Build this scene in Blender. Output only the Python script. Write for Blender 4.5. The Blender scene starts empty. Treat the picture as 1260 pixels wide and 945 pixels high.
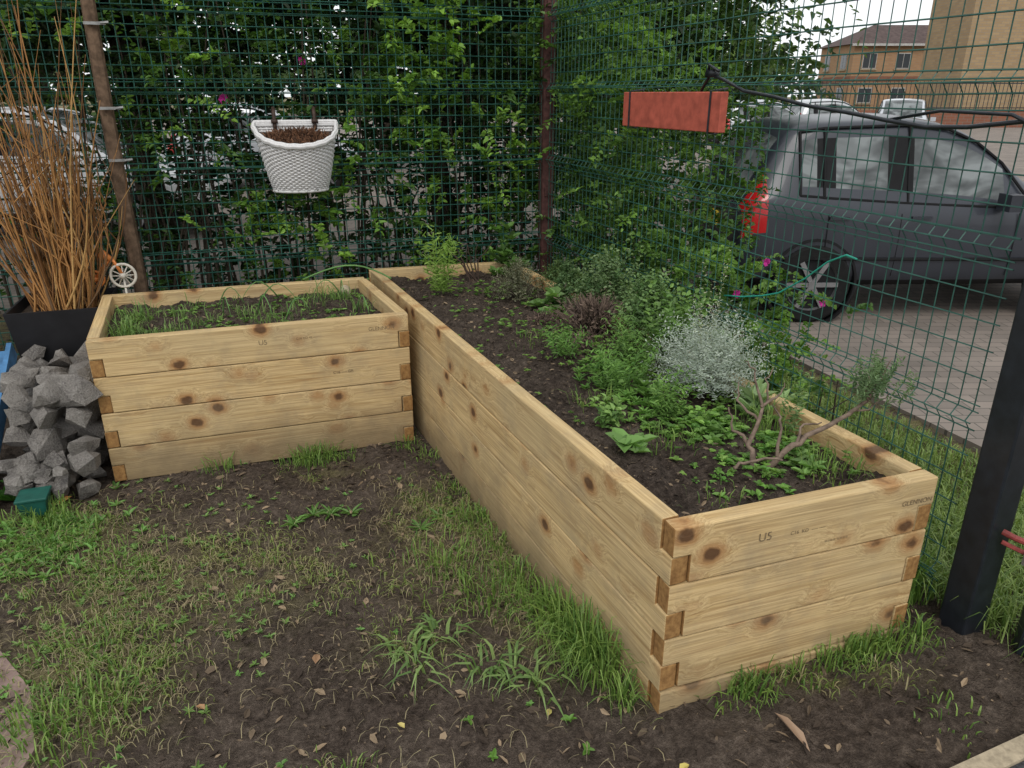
import bpy, bmesh, math, random
import numpy as np
from mathutils import Vector, Matrix, noise
rng=np.random.default_rng(7); random.seed(7)
sc=bpy.context.scene
COL=bpy.context.collection
# ------------------------------------------------ helpers
def link(o,parent=None):
    COL.objects.link(o)
    if parent is not None: o.parent=parent
    return o
def empty(name,loc=(0,0,0)):
    e=bpy.data.objects.new(name,None); e.location=loc; e.empty_display_size=.1; COL.objects.link(e); return e
class NM:
    def __init__(s,name,rough=.8,spec=.3):
        s.m=bpy.data.materials.new(name); s.m.use_nodes=True; s.nt=s.m.node_tree; s.n=s.nt.nodes
        s.b=s.n['Principled BSDF']; s.b.inputs['Roughness'].default_value=rough
        s.b.inputs['Specular IOR Level'].default_value=spec
    def new(s,t,**k):
        x=s.n.new(t)
        for a,v in k.items(): setattr(x,a,v)
        return x
    def l(s,a,b): s.nt.links.new(a,b)
    def coord(s,scale=(1,1,1),kind='Object',rand=False):
        tc=s.new('ShaderNodeTexCoord'); mp=s.new('ShaderNodeMapping'); mp.inputs['Scale'].default_value=scale
        out=tc.outputs[kind]
        if rand:
            oi=s.new('ShaderNodeObjectInfo'); mu=s.new('ShaderNodeMath',operation='MULTIPLY'); mu.inputs[1].default_value=37.
            s.l(oi.outputs['Random'],mu.inputs[0]); ad=s.new('ShaderNodeVectorMath',operation='ADD')
            s.l(out,ad.inputs[0]); s.l(mu.outputs[0],ad.inputs[1]); out=ad.outputs[0]
        s.l(out,mp.inputs['Vector']); return mp.outputs[0]
    def noise(s,vec,scale=5,detail=4,rough=.6,dist=0):
        x=s.new('ShaderNodeTexNoise'); x.inputs['Scale'].default_value=scale; x.inputs['Detail'].default_value=detail
        x.inputs['Roughness'].default_value=rough; x.inputs['Distortion'].default_value=dist
        s.l(vec,x.inputs['Vector']); return x.outputs['Fac']
    def ramp(s,fac,stops,interp='LINEAR'):
        r=s.new('ShaderNodeValToRGB'); r.color_ramp.interpolation=interp; e=r.color_ramp.elements
        while len(e)<len(stops): e.new(.5)
        for i,(p,c) in enumerate(stops):
            e[i].position=p
            if not hasattr(c,'__len__'): c=(c,c,c)
            e[i].color=(c[0],c[1],c[2],1)
        s.l(fac,r.inputs[0]); return r.outputs[0]
    def mix(s,fac,a,b,mode='MIX'):
        x=s.new('ShaderNodeMix'); x.data_type='RGBA'; x.blend_type=mode
        for i,v in ((0,fac),(6,a),(7,b)):
            if isinstance(v,bpy.types.NodeSocket): s.l(v,x.inputs[i])
            elif i==0: x.inputs[0].default_value=v
            else: x.inputs[i].default_value=(v[0],v[1],v[2],1)
        return x.outputs[2]
    def math(s,op,a,b=0.):
        x=s.new('ShaderNodeMath',operation=op)
        for i,v in ((0,a),(1,b)):
            if isinstance(v,bpy.types.NodeSocket): s.l(v,x.inputs[i])
            else: x.inputs[i].default_value=v
        return x.outputs[0]
    def col(s,c):
        if isinstance(c,bpy.types.NodeSocket): s.l(c,s.b.inputs['Base Color'])
        else: s.b.inputs['Base Color'].default_value=(c[0],c[1],c[2],1)
    def bump(s,h,strength=.4,dist=.01):
        x=s.new('ShaderNodeBump'); x.inputs['Strength'].default_value=strength; x.inputs['Distance'].default_value=dist
        s.l(h,x.inputs['Height']); s.l(x.outputs[0],s.b.inputs['Normal'])
def simple(name,c,rough=.7,spec=.3,var=.25,scale=12,metal=0,bump=.15):
    m=NM(name,rough,spec); v=m.coord(); n=m.noise(v,scale,3)
    m.col(m.ramp(n,[(.3,tuple(x*(1-var) for x in c)),(.7,tuple(min(1,x*(1+var)) for x in c))]))
    m.b.inputs['Metallic'].default_value=metal
    if bump: m.bump(n,bump,.005)
    return m.m
def leafmat(name,rough=.5,trans=.3):
    m=NM(name,rough,.35); a=m.new('ShaderNodeAttribute',attribute_name='Col'); m.col(a.outputs['Color'])
    if trans>0:
        t=m.new('ShaderNodeBsdfTranslucent'); tc=m.mix(1,a.outputs['Color'],(1.3,1.4,.6),'MULTIPLY'); m.l(tc,t.inputs['Color'])
        x=m.new('ShaderNodeMixShader'); x.inputs[0].default_value=trans
        out=m.n['Material Output']; m.l(m.b.outputs[0],x.inputs[1]); m.l(t.outputs[0],x.inputs[2]); m.l(x.outputs[0],out.inputs['Surface'])
    return m.m
def mk(name,V,F,mat,col=None,smooth=False,parent=None):
    me=bpy.data.meshes.new(name); n=len(V); m,k=F.shape
    me.vertices.add(n); me.vertices.foreach_set('co',np.ascontiguousarray(V,dtype=np.float32).ravel())
    me.loops.add(m*k); me.loops.foreach_set('vertex_index',F.astype(np.int32).ravel())
    me.polygons.add(m); me.polygons.foreach_set('loop_start',(np.arange(m)*k).astype(np.int32))
    me.update(calc_edges=True)
    me.polygons.foreach_set('use_smooth',np.full(m,smooth))
    if col is not None:
        a=me.color_attributes.new('Col','FLOAT_COLOR','POINT'); c=np.ones((n,4),dtype=np.float32); c[:,:3]=col
        a.data.foreach_set('color',c.ravel())
    me.materials.append(mat); o=bpy.data.objects.new(name,me); link(o,parent); return o
class MB:
    def __init__(s): s.v=[]; s.f=[]; s.m=[]
    def add(s,vs,fs,mi=0):
        o=len(s.v); s.v+= [tuple(x) for x in vs]; s.f+=[tuple(i+o for i in f) for f in fs]; s.m+=[mi]*len(fs)
    def box(s,c,size,rz=0,mi=0,M=None):
        x,y,z=[a/2 for a in size]; R=Matrix.Rotation(rz,3,'Z') if M is None else M
        vs=[Vector(c)+R@Vector(p) for p in [(-x,-y,-z),(x,-y,-z),(x,y,-z),(-x,y,-z),(-x,-y,z),(x,-y,z),(x,y,z),(-x,y,z)]]
        s.add(vs,[(0,3,2,1),(4,5,6,7),(0,1,5,4),(1,2,6,5),(2,3,7,6),(3,0,4,7)],mi)
    def tube(s,pts,r,n=4,mi=0,cap=True):
        pts=[Vector(p) for p in pts]; m=len(pts)
        if not hasattr(r,'__len__'): r=[r]*m
        vs=[]; t0=(pts[-1]-pts[0]).normalized() if (pts[-1]-pts[0]).length>1e-5 else Vector((1,0,0)); up=Vector((0,0,1)) if abs(t0.z)<.9 else Vector((1,0,0))
        for i,p in enumerate(pts):
            t=(pts[min(i+1,m-1)]-pts[max(i-1,0)]).normalized()
            a=t.cross(up)
            if a.length<1e-4: a=t.orthogonal()
            a.normalize(); b=t.cross(a)
            for k in range(n):
                an=2*math.pi*k/n+.4; vs.append(p+a*(math.cos(an)*r[i])+b*(math.sin(an)*r[i]))
        fs=[(i*n+k,i*n+(k+1)%n,(i+1)*n+(k+1)%n,(i+1)*n+k) for i in range(m-1) for k in range(n)]
        if cap: fs+=[tuple(range(n))[::-1],tuple((m-1)*n+k for k in range(n))]
        s.add(vs,fs,mi)
    def obj(s,name,mats,smooth=False,parent=None):
        me=bpy.data.meshes.new(name); me.from_pydata(s.v,[],s.f); me.update()
        for m in mats: me.materials.append(m)
        me.polygons.foreach_set('material_index',s.m); me.polygons.foreach_set('use_smooth',[smooth]*len(s.f))
        o=bpy.data.objects.new(name,me); return link(o,parent)
def nrm(a): return a/np.maximum(np.linalg.norm(a,axis=-1,keepdims=True),1e-9)
def rnd(n,s=1.): return rng.normal(0,s,(n,3))
class Leaves:
    def __init__(s): s.V=[];s.F=[];s.C=[];s.o=0
    def leaf(s,P,D,N,L,W,C,fold=.25):
        n=len(P); D=nrm(D); S=nrm(np.cross(D,N)); N=np.cross(S,D); L=np.broadcast_to(L,(n,))[:,None]; W=np.broadcast_to(W,(n,))[:,None]
        up=N*W*fold; sag=-N*L*.12
        v=np.stack([P, P+D*L*.35+S*W*.5+up, P+D*L*.75+S*W*.33+up*.7+sag*.5, P+D*L+sag*1.4, P+D*L*.75-S*W*.33+up*.7+sag*.5, P+D*L*.35-S*W*.5+up],1)
        b=s.o+np.arange(n)[:,None]*6
        f=np.concatenate([b+np.array([[0,3,2,1]]),b+np.array([[0,5,4,3]])],0)
        s.V.append(v.reshape(-1,3)); s.F.append(f); s.C.append(np.repeat(np.broadcast_to(C,(n,3)),6,0)); s.o+=6*n
    def blade(s,P,H,W,lean,bend,C):
        n=len(P); H=np.broadcast_to(H,(n,))[:,None]; W=np.broadcast_to(W,(n,))[:,None]; bend=np.broadcast_to(bend,(n,))[:,None]
        Dh=np.stack([np.cos(lean),np.sin(lean),0*lean],1); S=np.stack([-np.sin(lean),np.cos(lean),0*lean],1); U=np.array([[0,0,1.]])
        m1=P+U*H*.5+Dh*H*bend*.2; m2=P+U*H*(.9-.35*bend)+Dh*H*bend*.6; tp=P+U*H*(1.-.75*bend)+Dh*H*bend*1.1
        v=np.stack([P-S*W*.5,P+S*W*.5,m1+S*W*.5,m1-S*W*.5,m2+S*W*.3,m2-S*W*.3,tp,tp+S*W*.02],1)
        b=s.o+np.arange(n)[:,None]*8
        f=np.concatenate([b+np.array([[0,1,2,3]]),b+np.array([[3,2,4,5]]),b+np.array([[5,4,7,6]])],0)
        s.V.append(v.reshape(-1,3)); s.F.append(f); s.C.append(np.repeat(np.broadcast_to(C,(n,3)),8,0)); s.o+=8*n
    def shoots(s,B,D,L,m,ll,lw,C,droop=.3,jit=.15):
        n=len(B); D=nrm(D); t=np.linspace(.1,1,m); L=np.broadcast_to(L,(n,))
        P=B[:,None]+D[:,None]*(L[:,None,None]*t[None,:,None]); P[...,2]-=(t**2)[None]*L[:,None]*droop
        S=nrm(np.cross(D,np.array([0,0,1.])+rnd(n,.2))); sg=np.where(np.arange(m)%2==0,1,-1)[None,:,None]
        dd=S[:,None]*sg+D[:,None]*.55+rng.normal(0,.35,(n,m,3)); nn=np.array([0,0,1.])+rng.normal(0,.45,(n,m,3))
        c=np.repeat(np.broadcast_to(C,(n,3))[:,None],m,1)*(1+rng.normal(0,jit,(n,m,1))); c=np.clip(c,.004,1)
        sz=rng.uniform(.7,1.15,(n*m))
        s.leaf(P.reshape(-1,3),dd.reshape(-1,3),nn.reshape(-1,3),ll*sz,lw*sz,c.reshape(-1,3))
    def rosette(s,P,k,L,W,C,upd=.5,jit=.2):
        n=len(P); a=rng.uniform(0,6.28,(n,1))+np.arange(k)[None]*6.283/k+rng.normal(0,.25,(n,k)); e=rng.normal(upd,.2,(n,k))
        D=np.stack([np.cos(a),np.sin(a),e],-1).reshape(-1,3); PP=np.repeat(P,k,0); L=np.repeat(np.broadcast_to(L,(n,)),k)*rng.uniform(.6,1.1,n*k)
        c=np.repeat(np.broadcast_to(C,(n,3)),k,0)*(1+rng.normal(0,jit,(n*k,1)))
        s.leaf(PP,D,np.array([0,0,1.])+rnd(n*k,.2),L,L*W,np.clip(c,.004,1))
    def make(s,name,mat,parent=None): return mk(name,np.concatenate(s.V),np.concatenate(s.F),mat,np.concatenate(s.C),False,parent)
def lerpc(a,b,t): return np.array(a)[None]*(1-t)[:,None]+np.array(b)[None]*t[:,None]
# ------------------------------------------------ world, light, camera
w=bpy.data.worlds.new("World"); sc.world=w; w.use_nodes=True; nt=w.node_tree
bg=nt.nodes['Background']; sky=nt.nodes.new('ShaderNodeTexSky'); sky.sky_type='NISHITA'; sky.sun_disc=False
sky.sun_elevation=math.radians(52); sky.sun_rotation=math.radians(180); sky.dust_density=2; sky.air_density=1.
hs=nt.nodes.new('ShaderNodeHueSaturation'); hs.inputs['Saturation'].default_value=.3
mx=nt.nodes.new('ShaderNodeMix'); mx.data_type='RGBA'; mx.inputs[0].default_value=.75; mx.inputs[7].default_value=(8.3,8.5,8.7,1)
nt.links.new(sky.outputs[0],hs.inputs['Color']); nt.links.new(hs.outputs[0],mx.inputs[6]); nt.links.new(mx.outputs[2],bg.inputs[0]); bg.inputs[1].default_value=.15
sl=bpy.data.lights.new('sun','SUN'); sl.energy=1.15; sl.angle=math.radians(25); sl.color=(1,.96,.9)
so=bpy.data.objects.new('sun',sl); so.rotation_euler=(math.radians(38),0,0); link(so)
sc.view_settings.view_transform='Standard'; sc.view_settings.look='None'; sc.view_settings.exposure=0
cd=bpy.data.cameras.new('camera'); cam=bpy.data.objects.new('camera',cd); link(cam); sc.camera=cam
cam.location=(0,0,1.69); cam.rotation_euler=(math.radians(90-21.2),0,0); cd.sensor_width=36; cd.lens=26.3; cd.clip_start=.05; cd.clip_end=900
# ------------------------------------------------ key layout
P1=Vector((.401,1.59,0));P2=Vector((1.199,1.865,0));P4=Vector((0.0,4.78,0));P3=Vector((-.884,4.54,0))
Q1=Vector((-1.85,3.084,0));Q2=Vector((-.508,3.535,0));Q3=Vector((-.87,4.33,0));Q4=Vector((-2.19,3.9,0))
BH=.1725; TOP=.69; T=.052
C=Vector((.22,5.0,0)); G=Vector((1.36,1.97,0)); b=Vector((.951,.309,0)); bn=Vector((.309,-.951,0))
d=(G-C).normalized(); dn=Vector((d.y,-d.x,0)); 
if dn.x>0: dn=-dn
def sstep(x,a,bb): t=np.clip((x-a)/(bb-a),0,1); return t*t*(3-2*t)
patches=[(-1.42,2.15,.24,.42,1.05),(-.98,2.3,.26,.24,.8),(-.22,2.5,.20,.28,1.),(.14,2.05,.13,.22,1.),(-1.85,2.6,.32,.22,1.1),(-1.25,1.72,.2,.18,.8),
 (-.9,3.2,.16,.10,.6),(-.42,2.85,.13,.22,.7),(-.34,1.95,.18,.12,.3),(-.5,1.43,.15,.06,.4),(.9,1.68,.22,.06,.6),(-.6,2.6,.4,.15,.15),(-.08,2.75,.1,.28,.6),(0.06,2.3,.14,.28,.9),(.36,1.72,.07,.1,.6),(-1.45,1.5,.18,.25,.5)]
def gden(x,y):
    g=0*x
    for px,py,rx,ry,a in patches: g=g+a*np.exp(-((x-px)/rx)**2-((y-py)/ry)**2)
    return np.clip(g,0,1.1)
def rise(x,y):
    return .16*sstep(x,-.7,1.25)*sstep(-y,-3.3,-1.7)*(1-sstep(x,1.9,2.7))
def pn(x,y,s,seed):
    X=x*s+seed*17.3; Y=y*s+seed*9.1
    return (np.sin(X*1.7+1.3*np.sin(Y*1.1+seed))+np.sin(Y*2.1+1.7*np.sin(X*.9+2*seed))+np.sin((X+Y)*1.3+seed*3))/3
def gz(x,y):
    x=np.asarray(x,float);y=np.asarray(y,float)
    near=(1-sstep(np.abs(x),2.6,3.6))*(1-sstep(y,4.2,5.2))
    return rise(x,y)+near*(.014*pn(x,y,4,1)+.009*pn(x,y,13,2)+.006*pn(x,y,31,3))
# ------------------------------------------------ ground
xs=np.concatenate([[-400,-150,-60,-30,-15,-8,-5,-4],np.arange(-3,3.01,.018),[3.5,4,5,8,15,30,60,150,400]])
ys=np.concatenate([[-200,-60,-20,-8,-4,-2,-1,0,.5],np.arange(.9,4.6,.018),[4.8,5,5.5,6,8,12,20,40,80,160,450]])
X,Y=np.meshgrid(xs,ys); Z=gz(X,Y)
V=np.stack([X,Y,Z],-1).reshape(-1,3); nx=len(xs); ny=len(ys)
fn=rng.normal(0,.0036,len(V)); V[:,2]+=fn*((np.abs(V[:,0])<2.9)&(V[:,1]<4.5)&(V[:,1]>.9))
i,j=np.meshgrid(np.arange(nx-1),np.arange(ny-1)); a0=(j*nx+i).ravel(); F=np.stack([a0,a0+1,a0+1+nx,a0+nx],1)
gd=gden(V[:,0],V[:,1]); gd=np.where((V[:,1]>5.2)|(np.abs(V[:,0])>3.2),.9,gd); gd=np.where((V[:,0]>1.4)&(V[:,1]>2.1),.9,gd)
def soilmat(name,grassattr=True,dark=1.):
    m=NM(name,.95,.15); v=m.coord(); n1=m.noise(v,2.6,4,.65); n2=m.noise(v,45,5,.75); n3=m.noise(v,170,2,.7)
    k=dark
    c1=m.ramp(n2,[(.3,(.022*k,.016*k,.012*k)),(.5,(.068*k,.051*k,.040*k)),(.72,(.15*k,.115*k,.09*k))])
    c2=m.ramp(n2,[(.3,(.055*k,.042*k,.033*k)),(.55,(.135*k,.105*k,.082*k)),(.75,(.25*k,.2*k,.16*k))])
    c=m.mix(m.ramp(n1,[(.38,0),(.62,1)]),c1,c2)
    if grassattr:
        a=m.new('ShaderNodeAttribute',attribute_name='Col'); sep=m.new('ShaderNodeSeparateColor'); m.l(a.outputs['Color'],sep.inputs[0])
        g=m.ramp(n3,[(.3,(.08,.075,.03)),(.5,(.19,.17,.075)),(.7,(.34,.29,.16))])
        f=m.math('MULTIPLY',sep.outputs[0],m.ramp(m.noise(v,14,4,.7),[(.40,0),(.56,1)])); c=m.mix(m.math('MINIMUM',f,.85),c,g)
    vo=m.new('ShaderNodeTexVoronoi'); vo.inputs['Scale'].default_value=90; m.l(v,vo.inputs['Vector'])
    gr=m.ramp(vo.outputs['Distance'],[(.05,1),(.14,0)]); sp=m.new('ShaderNodeSeparateColor'); m.l(vo.outputs['Color'],sp.inputs[0])
    gate=m.ramp(sp.outputs[0],[(.86,0),(.9,1)]); c=m.mix(m.math('MULTIPLY',m.math('MULTIPLY',gr,gate),.7),c,(.3,.26,.21))
    m.col(c); h=m.math('ADD',n2,m.math('MULTIPLY',n3,.6)); m.bump(h,1.,.024); return m.m
gmat=soilmat('garden_soil')
mk('ground',V,F,gmat,np.repeat(gd[:,None],3,1),True)
def sheet(name,pts,z,mat,thick=0):
    mb=MB(); n=len(pts); mb.add([(p[0],p[1],z) for p in pts],[tuple(range(n))])
    if thick: mb.add([(p[0],p[1],z) for p in pts]+[(p[0],p[1],z-thick) for p in pts],[(k,k+n,(k+1)%n+n,(k+1)%n) for k in range(n)])
    return mb.obj(name,[mat])
m=NM('paving',.85); v=m.coord((1,1,1)); br=m.new('ShaderNodeTexBrick'); br.inputs['Scale'].default_value=1.; br.inputs['Brick Width'].default_value=.2; br.inputs['Row Height'].default_value=.1
br.inputs['Mortar Size'].default_value=.004; br.inputs['Color1'].default_value=(.28,.235,.20,1); br.inputs['Color2'].default_value=(.21,.18,.155,1); br.inputs['Mortar'].default_value=(.11,.10,.085,1)
m.l(v,br.inputs['Vector']); n=m.noise(v,1.2,5); m.col(m.mix(1,br.outputs['Color'],m.ramp(n,[(.3,(.7,.7,.7)),(.7,(1,1,1))]),'MULTIPLY')); m.bump(m.noise(v,60,2),.2,.004)
paving=m.m
sheet('car_park_paving',[(3.3,-3),(2.9,1.7),(2.35,3.46),(1.95,4.6),(1.15,7.2),(-2,6.6),(-12,3.6),(-40,2),(-40,70),(80,70),(80,-3)],.03,paving,.12)
conc=simple('reddish_paving_stone',(.25,.18,.155),.95,.1,.3,14,bump=.3)
cs=[(-1.12,.9),(-1.17,1.1),(-1.22,1.2),(-1.23,1.35),(-1.30,1.42),(-1.31,1.55),(-1.38,1.66),(-1.46,1.78),(-1.58,1.88),(-1.70,1.98),(-1.95,2.05),(-2.6,2.2),(-2.8,.9)]
sheet('paving_slab',cs[::-1],.014,conc,.06)
kerbm=simple('kerb_stone',(.36,.30,.21),.9,.2,.25,60,bump=.5); asp=simple('asphalt',(.05,.05,.052),.9,.2,.5,200,bump=.6)
ka=Vector((.86,1.25,0)); kb=Vector((2.4,1.9,0)); kd=(kb-ka).normalized(); kn=Vector((kd.y,-kd.x,0))
mb=MB(); L=(kb-ka).length
mb.box((ka+kd*L/2+kn*.02)+Vector((0,0,.13)),(L,.05,.12),math.atan2(kd.y,kd.x))
mb.obj('path_kerb',[kerbm])
sheet('asphalt_path',[tuple((ka+kn*.046)[:2]),tuple((ka+kn*1.5)[:2]),tuple((kb+kn*1.5)[:2]),tuple((kb+kn*.046)[:2])],.182,asp,.05)
# ------------------------------------------------ timber
def woodmat(name,tint=1.):
    m=NM(name,.75,.25); v=m.coord((1,1,1),rand=True)
    def mp(sc_): 
        x=m.new('ShaderNodeMapping'); x.inputs['Scale'].default_value=sc_; m.l(v,x.inputs['Vector']); return x.outputs[0]
    vo=m.new('ShaderNodeTexVoronoi'); vo.inputs['Scale'].default_value=1; m.l(mp((5.6,.9,7.0)),vo.inputs['Vector'])
    dist=m.math('ADD',vo.outputs['Distance'],m.math('MULTIPLY',m.math('SUBTRACT',m.noise(v,30,2),.5),.14))
    wv=m.new('ShaderNodeCombineXYZ'); pull=m.math('MULTIPLY',m.ramp(dist,[(.0,1),(.5,0)],'EASE'),.05)
    m.l(pull,wv.inputs[2]); m.l(pull,wv.inputs[1]); ad=m.new('ShaderNodeVectorMath',operation='ADD'); m.l(v,ad.inputs[0]); m.l(wv.outputs[0],ad.inputs[1])
    g=m.new('ShaderNodeMapping'); g.inputs['Scale'].default_value=(1.0,36,36); m.l(ad.outputs[0],g.inputs['Vector'])
    n1=m.noise(g.outputs[0],1.3,3,.6,.8)
    g2=m.new('ShaderNodeMapping'); g2.inputs['Scale'].default_value=(5,180,180); m.l(ad.outputs[0],g2.inputs['Vector']); n2=m.noise(g2.outputs[0],1,2)
    c=m.ramp(n1,[(.25,(.33,.19,.075)),(.40,(.53,.375,.175)),(.56,(.65,.48,.245)),(.8,(.43,.275,.12))])
    c=m.mix(m.math('MULTIPLY',m.ramp(n2,[(.35,1),(.6,0)]),.55),c,(.30,.18,.08))
    big=m.noise(v,1.7,2); c=m.mix(m.ramp(big,[(.4,0),(.7,.5)]),c,(.44,.35,.20),'MIX')
    halo=m.ramp(dist,[(.10,1),(.38,0)],'EASE'); c=m.mix(m.math('MULTIPLY',halo,.8),c,(.33,.15,.05))
    core=m.ramp(dist,[(.11,1),(.17,0)]); c=m.mix(m.math('MULTIPLY',core,.9),c,(.09,.045,.022))
    gr=m.noise(v,5,5,.7); c=m.mix(m.ramp(gr,[(.48,0),(.76,.6)]),c,(.27,.215,.14))
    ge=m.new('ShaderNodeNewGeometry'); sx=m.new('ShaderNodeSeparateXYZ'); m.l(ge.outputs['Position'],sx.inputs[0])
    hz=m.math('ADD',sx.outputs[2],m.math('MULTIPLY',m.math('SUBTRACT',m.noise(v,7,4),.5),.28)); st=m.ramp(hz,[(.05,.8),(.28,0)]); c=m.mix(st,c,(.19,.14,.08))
    if tint!=1: c=m.mix(1,c,(tint,tint,tint),'MULTIPLY')
    m.col(c); m.bump(m.math('ADD',n1,m.math('MULTIPLY',n2,.6)),.5,.004); return m.m
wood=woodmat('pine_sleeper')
m=NM('end_grain',.85,.15); v=m.coord(rand=True); n=m.noise(v,60,4); m.col(m.ramp(n,[(.3,(.19,.095,.035)),(.7,(.38,.215,.08))])); m.bump(n,.5,.003); endg=m.m
def board(parent,A,B,inw,z0,kind,name):
    dd=(B-A); L=dd.length; dd.normalize(); h=BH/2-.0016; hl=L/2-random.uniform(0,.003)
    s=hl-T-.001
    if kind=='up': pr=[(-s,-h),(s,-h),(s,-.001),(hl,-.001),(hl,h),(-hl,h),(-hl,-.001),(-s,-.001)]
    else: pr=[(-hl,-h),(hl,-h),(hl,-.003),(s,-.003),(s,h),(-s,h),(-s,-.003),(-hl,-.003)]
    n=len(pr); tw=random.uniform(-.003,.003); y0=-T/2; y1=T/2
    vs=[(p[0],y0,p[1]) for p in pr]+[(p[0],y1,p[1]) for p in pr]
    fs=[tuple(range(n)),tuple(range(2*n-1,n-1,-1))]+[(k,k+n,(k+1)%n+n,(k+1)%n) for k in range(n)]
    me=bpy.data.meshes.new(name); me.from_pydata(vs,[],fs); me.materials.append(wood); me.materials.append(endg)
    for p in me.polygons:
        if abs(p.normal.x)>.9: p.material_index=1
    bm=bmesh.new(); bm.from_mesh(me); bmesh.ops.recalc_face_normals(bm,faces=bm.faces); bm.to_mesh(me); bm.free()
    o=bpy.data.objects.new(name,me); link(o,parent)
    Z=Vector((0,0,1)); Yv=Z.cross(dd); c=A+dd*L/2+inw*(T/2+tw)+Vector((0,0,z0+BH/2))
    o.matrix_world=Matrix(((dd.x,Yv.x,0,c.x),(dd.y,Yv.y,0,c.y),(0,0,1,c.z),(0,0,0,1)))
    bv=o.modifiers.new('b','BEVEL'); bv.width=.0045; bv.segments=2; bv.limit_method='ANGLE'
def bed(name,q):
    e=empty(name); cen=sum(q,Vector())/4
    for c in range(4):
        z0=TOP-BH*(c+1)
        for k in range(4):
            A,B=q[k],q[(k+1)%4]; dd=(B-A).normalized(); nn=Vector((-dd.y,dd.x,0))
            if (cen-A).dot(nn)<0: nn=-nn
            board(e,A,B,nn,z0,'up' if k%2==0 else 'low','sleeper_%d_%d'%(c+1,k+1))
    return e
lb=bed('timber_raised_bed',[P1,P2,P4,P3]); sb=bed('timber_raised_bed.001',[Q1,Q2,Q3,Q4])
ink=simple('stamp_ink',(.20,.15,.09),.9,.1,.45,90,bump=0)
def stamp(txt,A,B,f,zc,size,par,out):
    cu=bpy.data.curves.new('stamp','FONT'); cu.body=txt; cu.size=size; cu.materials.append(ink); o=bpy.data.objects.new('printed_stamp',cu); link(o,par)
    dd=(B-A).normalized(); p=A.lerp(B,f)+out*.0036; Z=Vector((0,0,1)); N=dd.cross(Z)
    o.matrix_world=Matrix(((dd.x,0,N.x,p.x),(dd.y,0,N.y,p.y),(0,1,0,zc),(0,0,0,1)))
of=(P2-P1).normalized(); of=Vector((of.y,-of.x,0)); ol=(Q2-Q1).normalized(); ol=Vector((ol.y,-ol.x,0))
stamp('GLENNON',P1,P2,.86,.615,.022,lb,of); stamp('U5',P1,P2,.30,.60,.036,lb,of); stamp('C16  KD  ---- ----',P1,P2,.42,.60,.016,lb,of); stamp('==== ====',P1,P2,.56,.55,.016,lb,of)
stamp('GLENNON',Q1,Q2,.86,.62,.026,sb,ol); stamp('U5',Q1,Q2,.5,.60,.034,sb,ol); stamp('C16 KD 48 ----',Q1,Q2,.62,.61,.016,sb,ol); stamp('C16 ---- GR',Q1,Q2,.73,.42,.02,sb,ol)
def bil(q,u,v): 
    a=np.array([p[:2] for p in q]); u=np.asarray(u)[...,None]; v=np.asarray(v)[...,None]
    return a[0]*(1-u)*(1-v)+a[1]*u*(1-v)+a[2]*u*v+a[3]*(1-u)*v
LQ=[P1,P2,P4,P3]; SQ=[Q1,Q2,Q3,Q4]
def soilz(x,y): return .625+.018*pn(x,y,6,4)+.012*pn(x,y,17,5)+.007*pn(x,y,37,6)
bedsoil=soilmat('bed_soil',False,.9)
def soil(name,q,nu,nv,mu,mv):
    U,W=np.meshgrid(np.linspace(mu,1-mu,nu),np.linspace(mv,1-mv,nv)); p=bil(q,U,W).reshape(-1,2)
    V=np.column_stack([p,soilz(p[:,0],p[:,1])+rng.normal(0,.004,len(p))]); i,j=np.meshgrid(np.arange(nu-1),np.arange(nv-1)); a0=(j*nu+i).ravel()
    mk(name,V,np.stack([a0,a0+1,a0+1+nu,a0+nu],1),bedsoil,None,True)
soil('bed_soil',LQ,70,230,.045,.012); soil('bed_soil.001',SQ,110,70,.03,.05)
def bp(q,u,v,dz=0):
    p=bil(q,u,v); return np.column_stack([p,soilz(p[:,0],p[:,1])+dz])
chipm=leafmat('litter',.9,0.)
def chips(name,P,n,smin,smax,dk=1.):
    lv=Leaves(); a=rng.uniform(0,6.28,n); D=np.stack([np.cos(a),np.sin(a),rng.normal(0,.3,n)],1)
    t=rng.uniform(0,1,n); c=lerpc((.04,.028,.02),(.30,.22,.14),t**3.)*dk; L=smin+(smax-smin)*rng.uniform(0,1,n)**3
    lv.leaf(P,D,np.array([0,0,1.])+rnd(n,.4),L,L*rng.uniform(.15,.6,n),c,.05); return lv.make(name,chipm)
n=12000; x=rng.uniform(-2.1,1.8,n); y=1.2+rng.uniform(0,1,n)**.8*2.4; chips('ground_litter',np.column_stack([x,y,gz(x,y)+.004]),n,.006,.05)
n=6000; chips('bed_mulch',bp(LQ,rng.uniform(.08,.92,n),rng.uniform(.02,.98,n),.004),n,.006,.03,.9)
n=2500; chips('bed_mulch.001',bp(SQ,rng.uniform(.05,.95,n),rng.uniform(.08,.92,n),.004),n,.006,.03,.9)
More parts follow.
